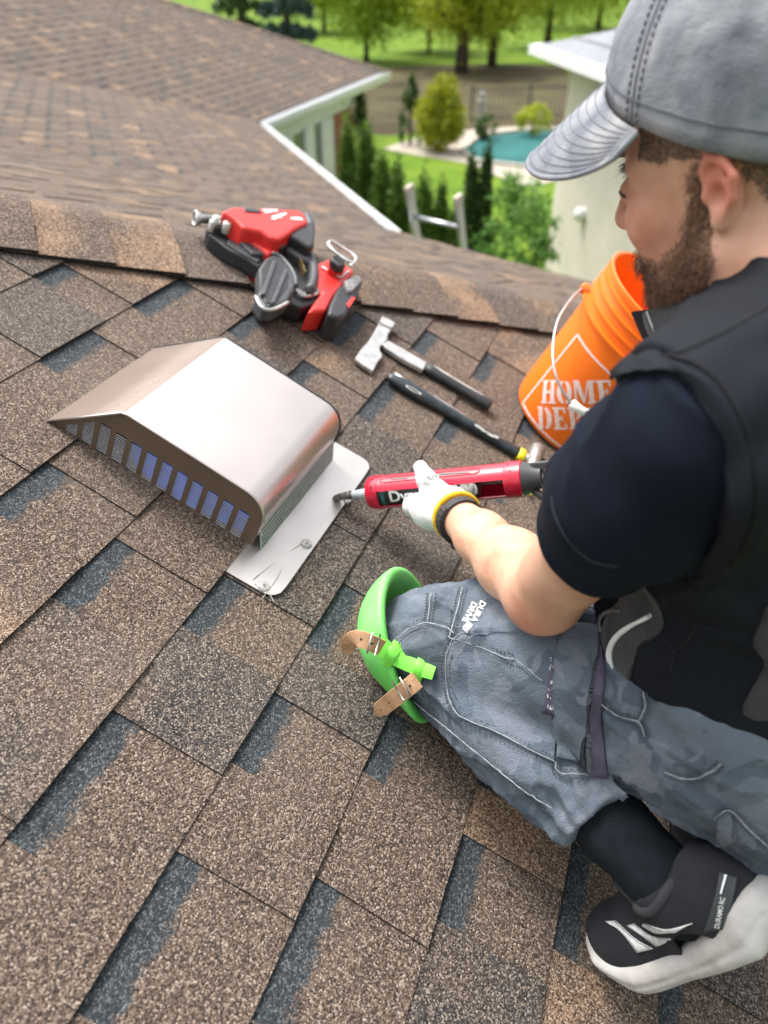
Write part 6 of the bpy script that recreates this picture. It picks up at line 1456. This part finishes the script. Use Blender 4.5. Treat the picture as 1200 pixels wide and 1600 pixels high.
# ================================================================ caulking gun and the gloved hand on it
M_GRED = mat('red enamelled gun frame', (.52, .008, .035), .28, .0, noise=.1, scale=60, coat=.5)
M_LAB = mat('black cartridge label', (.012, .013, .014), .35, noise=.2, scale=30)
G0, G1 = K(583, 770, 1.172), K(817, 748, 1.080); ga_ = unit(G1 - G0); GLN = np.linalg.norm(G1 - G0)
gc_ = unit((CAM - (G0 + G1) / 2)); gc_ = unit(gc_ - ga_ * (gc_ @ ga_)); ge_ = np.cross(gc_, ga_); ge_ = ge_ if ge_ @ CUP > 0 else -ge_
gun = empty('caulking_gun', (G0 + G1) / 2, 'red caulking gun with black cartridge held by the kneeling person', 'caulking gun')
GA = lambda x, ang, r: G0 + ga_ * x + r * (math.cos(math.radians(ang)) * gc_ + math.sin(math.radians(ang)) * ge_)   # ang 0 faces the camera, 90 up
RG = .0262
def arcshell(x0, x1, a0, a1, r, th, n=28, nx=6):
    v, f = [], []
    for i in range(nx + 1):
        for l_ in (0, 1):
            for k in range(n + 1): v.append(GA(x0 + (x1 - x0) * i / nx, a0 + (a1 - a0) * k / n, r - l_ * th))
    w_ = 2 * (n + 1)
    ringi = list(range(n + 1)) + [n + 1 + k for k in range(n, -1, -1)]
    for i in range(nx):
        for k in range(len(ringi)):
            a, b = ringi[k], ringi[(k + 1) % len(ringi)]; f.append([i * w_ + a, i * w_ + b, (i + 1) * w_ + b, (i + 1) * w_ + a])
    for i in (0, nx):
        for k in range(n): f.append([i * w_ + k, i * w_ + k + 1, i * w_ + n + 2 + k, i * w_ + n + 1 + k])
    return v, f
def lat(prof, name, m_, parent=gun, seg=32): return obj(name, lathe(G0, ga_, prof, seg, x=gc_), m_, parent, auto=35)
fr_ = recalc(obj('frame', arcshell(.004, GLN - .002, 2, 298, RG, .0014), M_GRED, gun, auto=40))
recalc(lat([(.008, -.006), (.018, -.006), (.0245, -.004), (RG + .0006, .0), (RG + .001, .016), (RG, .0165), (RG - .002, .016), (RG - .002, 0), (.008, -.003)], 'front_cap', M_GRED))
recalc(lat([(RG - .002, GLN - .024), (RG + .0008, GLN - .024), (RG + .0012, GLN - .022), (RG + .0012, GLN), (RG - .002, GLN + .002), (RG - .002, GLN - .024)], 'rear_collar', M_GRED))
cart = lat([(.0005, .002), (.0235, .002), (.0238, .004), (.0238, .150), (.0236, .1505)], 'cartridge', M_LAB)
lat([(.0236, .1505), (.0238, .151), (.0238, .166)], 'cartridge_band', mat('cream cartridge rim', (.66, .60, .46), .4, .1, noise=.25, scale=90), cart)
lat([(.0238, .166), (.0245, .167), (.0245, .1705), (.022, .171), (.0205, .1655), (.0005, .1655)], 'cartridge_end', M_STEEL, cart)
obj('rod', tube([G0 + ga_ * .165, G0 + ga_ * (GLN + .26)], .0040, 10), M_STEEL, gun, smooth=True)
obj('nozzle', tube([G0 + ga_ * -.004, G0 + ga_ * -.02, K(541, 775, 1.186), K(530, 777, 1.200)], [.0095, .0078, .0064, .0055], 16), mat('grey blue nozzle', (.40, .44, .47), .4, noise=.15, scale=70), gun, smooth=True)
obj('sealant_bead', tube(bez([K(548, 773, 1.176), K(538, 775, 1.184), K(526, 778, 1.199), K(523, 783, 1.206), K(530, 787, 1.212)], 14), [.0064, .0070, .0066, .0055, .004] if False else np.linspace(.0071, .0042, 14), 12), mat('dark grey sealant', (.10, .095, .09), .35, noise=.5, scale=200), gun, smooth=True)
# ribs and holes pressed in the frame
mb = MB(); rp2 = []
for x, a in [(.022 + .045 * q, 62) for q in ()]: pass
loop = [(.028, 33), (.205 - .03, 33), (.181, 38), (.181, 50), (.175, 56), (.028, 56), (.022, 50), (.022, 38)]
lp_ = np.array(loop + loop[:1], float); dense = []
for a, b in zip(lp_[:-1], lp_[1:]): dense += [a + (b - a) * t for t in np.linspace(0, 1, 14)[:-1]]
obj('pressed_rib', tube([GA(x, a, RG + .0002) for x, a in dense], .0011, 6, closed=True), M_GRED, fr_, smooth=True)
def gpatch(pts, r, name, m_):
    n_ = len(pts); return obj(name, prism(np.array([GA(x, a, r - .0006) for x, a in pts]), np.array([GA(x, a, r + .0003) for x, a in pts])), m_, fr_)
gpatch([(.040, 42), (.065, 40), (.068, 46), (.045, 49)], RG + .0004, 'dark_print', M_TGRY); gpatch([(.120, 40), (.168, 37), (.160, 43), (.130, 49), (.112, 49)], RG + .0004, 'dark_print', M_TGRY); gpatch([(.104, 42), (.112, 41), (.112, 50), (.104, 51)], RG + .0004, 'white_print', M_WHITE)
for x, a in ((GLN - .017, 58), (GLN - .013, 28), (.008, 18), (.007, 52)):
    c_ = GA(x, a, RG + .0014); nx_ = unit(c_ - (G0 + ga_ * x)); obj('rivet_hole', lathe(c_, nx_, [(.0003, .0002), (.0017, .0002), (.0018, -.001)], 10), M_LAB, gun)
# lettering wrapped on the cartridge
def wrap_text(s, size, bold, x0, ang, m_, name, rot=False):
    v, f = text_mesh(s, 1.0, bold, 0.0, 3); v = v * size
    if rot: v = np.stack([v[:, 1], -v[:, 0]], 1) * -1
    xs = v[:, 0] - (v[:, 0].min() if not rot else 0)
    return obj(name, (np.array([GA(x0 + x, ang + math.degrees(y / .0240), .02405) for x, y in zip(xs, v[:, 1])]), f), m_, cart)
wrap_text('Dymonic 100', .0260, .03, .036, -24, mat('white label lettering', (.72, .72, .70), .5), 'lettering')
M_TEAL = mat('teal label print', (.03, .22, .20), .5)
wrap_text('TREMCO', .0075, .01, .0245, -28, M_TEAL, 'teal_print', True)
for k, (x0, x1, a) in enumerate(((.137, .1385, -5), (.1405, .1412, -4), (.1425, .1432, -6))):
    obj('label_line', prism(np.array([GA(x, q, .0237) for x, q in ((x0, a), (x1, a), (x1, a - 34), (x0, a - 34))]), np.array([GA(x, q, .02406) for x, q in ((x0, a), (x1, a), (x1, a - 34), (x0, a - 34))])), bpy.data.materials['white label lettering'], cart)
# grey body, spring, trigger, handle
gb0 = GLN
recalc(lat([(.012, gb0), (RG - .002, gb0), (RG - .0005, gb0 + .002), (RG - .003, gb0 + .008), (.0175, gb0 + .022), (.0165, gb0 + .028), (.010, gb0 + .028)], 'body_cone', M_TGRY))
obj('top_bar', box(G0 + ga_ * (gb0 + .055) + ge_ * .0165, ga_, ge_, gc_, .042, .006, .011), M_TGRY, gun, bevel=.002)
obj('top_bar_groove', box(G0 + ga_ * (gb0 + .055) + ge_ * .0165 + gc_ * .0105, ga_, ge_, gc_, .038, .0022, .001), M_TBLK, gun)
sp_ = [G0 + ga_ * (gb0 + .026 + .034 * t / 60) + .0068 * (math.cos(t * .85) * gc_ + math.sin(t * .85) * ge_) for t in range(61)]
obj('spring', tube(sp_, .0011, 6), M_STEEL, gun, smooth=True)
obj('trigger', tube(bez([G0 + ga_ * (gb0 + a) + ge_ * b for a, b in ((.05, .0), (.047, -.018), (.052, -.045), (.066, -.085), (.072, -.11))], 16), .0045, 8, flat=1.8, fdir=gc_), M_STEEL, gun, smooth=True)
obj('lower_brace', tube([G0 + ga_ * (gb0 + a) + ge_ * b for a, b in ((.012, -.016), (.028, -.03), (.05, -.05), (.075, -.065))], .0058, 8, flat=1.5, fdir=gc_), M_TGRY, gun, smooth=True)
obj('handle', tube(bez([G0 + ga_ * (gb0 + a) + ge_ * b for a, b in ((.085, .014), (.098, -.01), (.105, -.05), (.112, -.10), (.118, -.125))], 14), [.015, .0155, .0145, .014, .0145] if False else .0148, 12, flat=1.15, fdir=gc_), M_TGRY, gun, smooth=True)

# ---- gloved left hand
M_GLOVE = None
def glove_mat():
    m, nt, b = mat_new('white knit glove'); L = nt.links; g = nd(nt, 'ShaderNodeNewGeometry')
    mp = nd(nt, 'ShaderNodeMapping'); L.new(g.outputs[0], mp.inputs[0]); w = nd(nt, 'ShaderNodeTexWave', Scale=150.0, Distortion=1.6, Detail=2.0); w.bands_direction = 'DIAGONAL'; L.new(mp.outputs[0], w.inputs[0])
    n1 = nd(nt, 'ShaderNodeTexNoise', Scale=45, Detail=4); L.new(g.outputs[0], n1.inputs[0]); r = ramp(nt, [(.3, (.60, .60, .58)), (.55, (.74, .75, .76))]); L.new(n1.outputs[0], r.inputs[0]); L.new(r.outputs[0], b.inputs['Base Color']); b.inputs['Roughness'].default_value = .95
    bp = nd(nt, 'ShaderNodeBump', Strength=.5, Distance=.0012); L.new(w.outputs[0], bp.inputs['Height']); L.new(bp.outputs[0], b.inputs['Normal']); return m
gx = lambda px: float((K(px, 762, 1.13) - G0) @ ga_)
fw = unit(LWr - LEl)
def hand_sdf(P):
    d = None; W0 = LWr + fw * .004
    for i, (x, l_) in enumerate(((gx(648), 1.0), (gx(664), 1.06), (gx(681), 1.0), (gx(697), .88))):
        B = G0 + ga_ * x; kn = B + gc_ * .026 - ge_ * .026
        a1 = B + gc_ * .006 - ge_ * .0405; a2 = B - gc_ * .024 - ge_ * .032; a3 = B - gc_ * .0385 - ge_ * (.032 - .036 * l_)
        fq = chain(P, [kn, a1, a2, a3], [.0125, .0118, .0105, .0095], .006)
        pl = cone(P, W0 + ga_ * (.006 * (i - 1.5)), kn, .021, .0165); q = smin(fq, pl, .010); d = q if d is None else smin(d, q, .010)
    tb = [LWr + fw * .012 + ge_ * .008, K(687, 775, 1.070), K(668, 752, 1.082), K(657, 731, 1.096)]
    d = smin(d, chain(P, tb, [.021, .0175, .0135, .0108], .012), .014)
    d = smin(d, cone(P, LWr - fw * .002, LWr + fw * .03, .0315, .033), .012)
    d = smin(d, ellip(P, K(676, 800, 1.078), W3, [.030, .028, .026]), .018)
    d = smax(d, -(cone(P, G0, G1, RG - .0005, RG - .0005)), .002)
    d = smax(d, -((P - LWr) @ fw) + .006, .003)
    d = d + .0006 * vnoise(P, 90)
    return d
gl_vf = sdf_mesh(hand_sdf, [K(650, 720, 1.09), K(640, 840, 1.12), K(730, 800, 1.02), K(700, 800, 1.2)], .05, .0017)
M_GLOVE = glove_mat(); glove = qobj('glove', gl_vf, M_GLOVE, man); gl_tree = tri_bvh(gl_vf)
M_RUB = mat('grey rubber coating', (.22, .22, .21), .9, noise=.7, scale=260, col2=(.55, .55, .53), nstops=(.4, .62))
obj('rubber_coating', rgrid(gl_tree, [(660, 762), (662, 750), (670, 742)], [(676, 756), (684, 748), (686, 742)], 8, 8, .0007, .0012), M_RUB, glove, smooth=True)
obj('rubber_coating', rgrid(gl_tree, [(688, 760), (690, 764)], [(706, 762), (708, 769)], 5, 8, .0007, .0012), M_RUB, glove, smooth=True)
obj('rubber_coating', rgrid(gl_tree, [(651, 738), (653, 742)], [(668, 734), (668, 739)], 4, 7, .0006, .0010), M_GLOVE, glove, smooth=True)
# wrist ring frame
w1 = unit(np.cross(fw, CUP)); w2 = np.cross(w1, fw)
ringp = lambda c_, r_, n_=40, el=1.0: [c_ + r_ * (math.cos(2 * math.pi * i / n_) * w1 + el * math.sin(2 * math.pi * i / n_) * w2) for i in range(n_)]
def band(c_, r_, w_, th, name, m_, parent, n_=48, el=1.0):
    v, f = [], []
    for i in range(n_):
        d_ = math.cos(2 * math.pi * i / n_) * w1 + el * math.sin(2 * math.pi * i / n_) * w2
        for a, b in ((-w_ / 2, 0), (w_ / 2, 0), (w_ / 2, th), (-w_ / 2, th)): v.append(c_ + d_ * (r_ + b) + fw * a)
    for i in range(n_):
        j = (i + 1) % n_
        for k in range(4): f.append([4 * i + k, 4 * i + (k + 1) % 4, 4 * j + (k + 1) % 4, 4 * j + k])
    return recalc(obj(name, (v, f), m_, parent, auto=50))
gcuff = LWr + fw * .0045
obj('yellow_cuff', tube(ringp(gcuff, .0325), .0042, 10, closed=True), mat('yellow knit cuff', (.78, .50, .02), .9, noise=.15, scale=80, bump=.5, bscale=700), glove, smooth=True)
wc = LWr - fw * .012
watch = band(wc, .0290, .015, .0030, 'watch', mat('black resin band', (.035, .036, .038), .5, noise=.1), man)
for i in range(9):
    a = math.radians(150 + 13 * i); d_ = math.cos(a) * w1 + math.sin(a) * w2; t_ = np.cross(fw, d_); obj('band_link', box(wc + d_ * .0335, fw, t_, d_, .0085, .0030, .0016), M_TBLK, watch, bevel=.0006)
for i in range(7):
    a = math.radians(60 + 11 * i); d_ = math.cos(a) * w1 + math.sin(a) * w2; obj('band_hole', lathe(wc + d_ * .0321, d_, [(.0003, .0003), (.0010, .0003), (.0011, -.0004)], 8), M_LAB, watch)
a = math.radians(-75); d_ = math.cos(a) * w1 + math.sin(a) * w2; obj('watch_case', lathe(wc + d_ * .030, d_, [(.018, 0), (.019, .003), (.019, .008), (.016, .010), (.0005, .0102)], 24), M_TBLK, watch, auto=40)
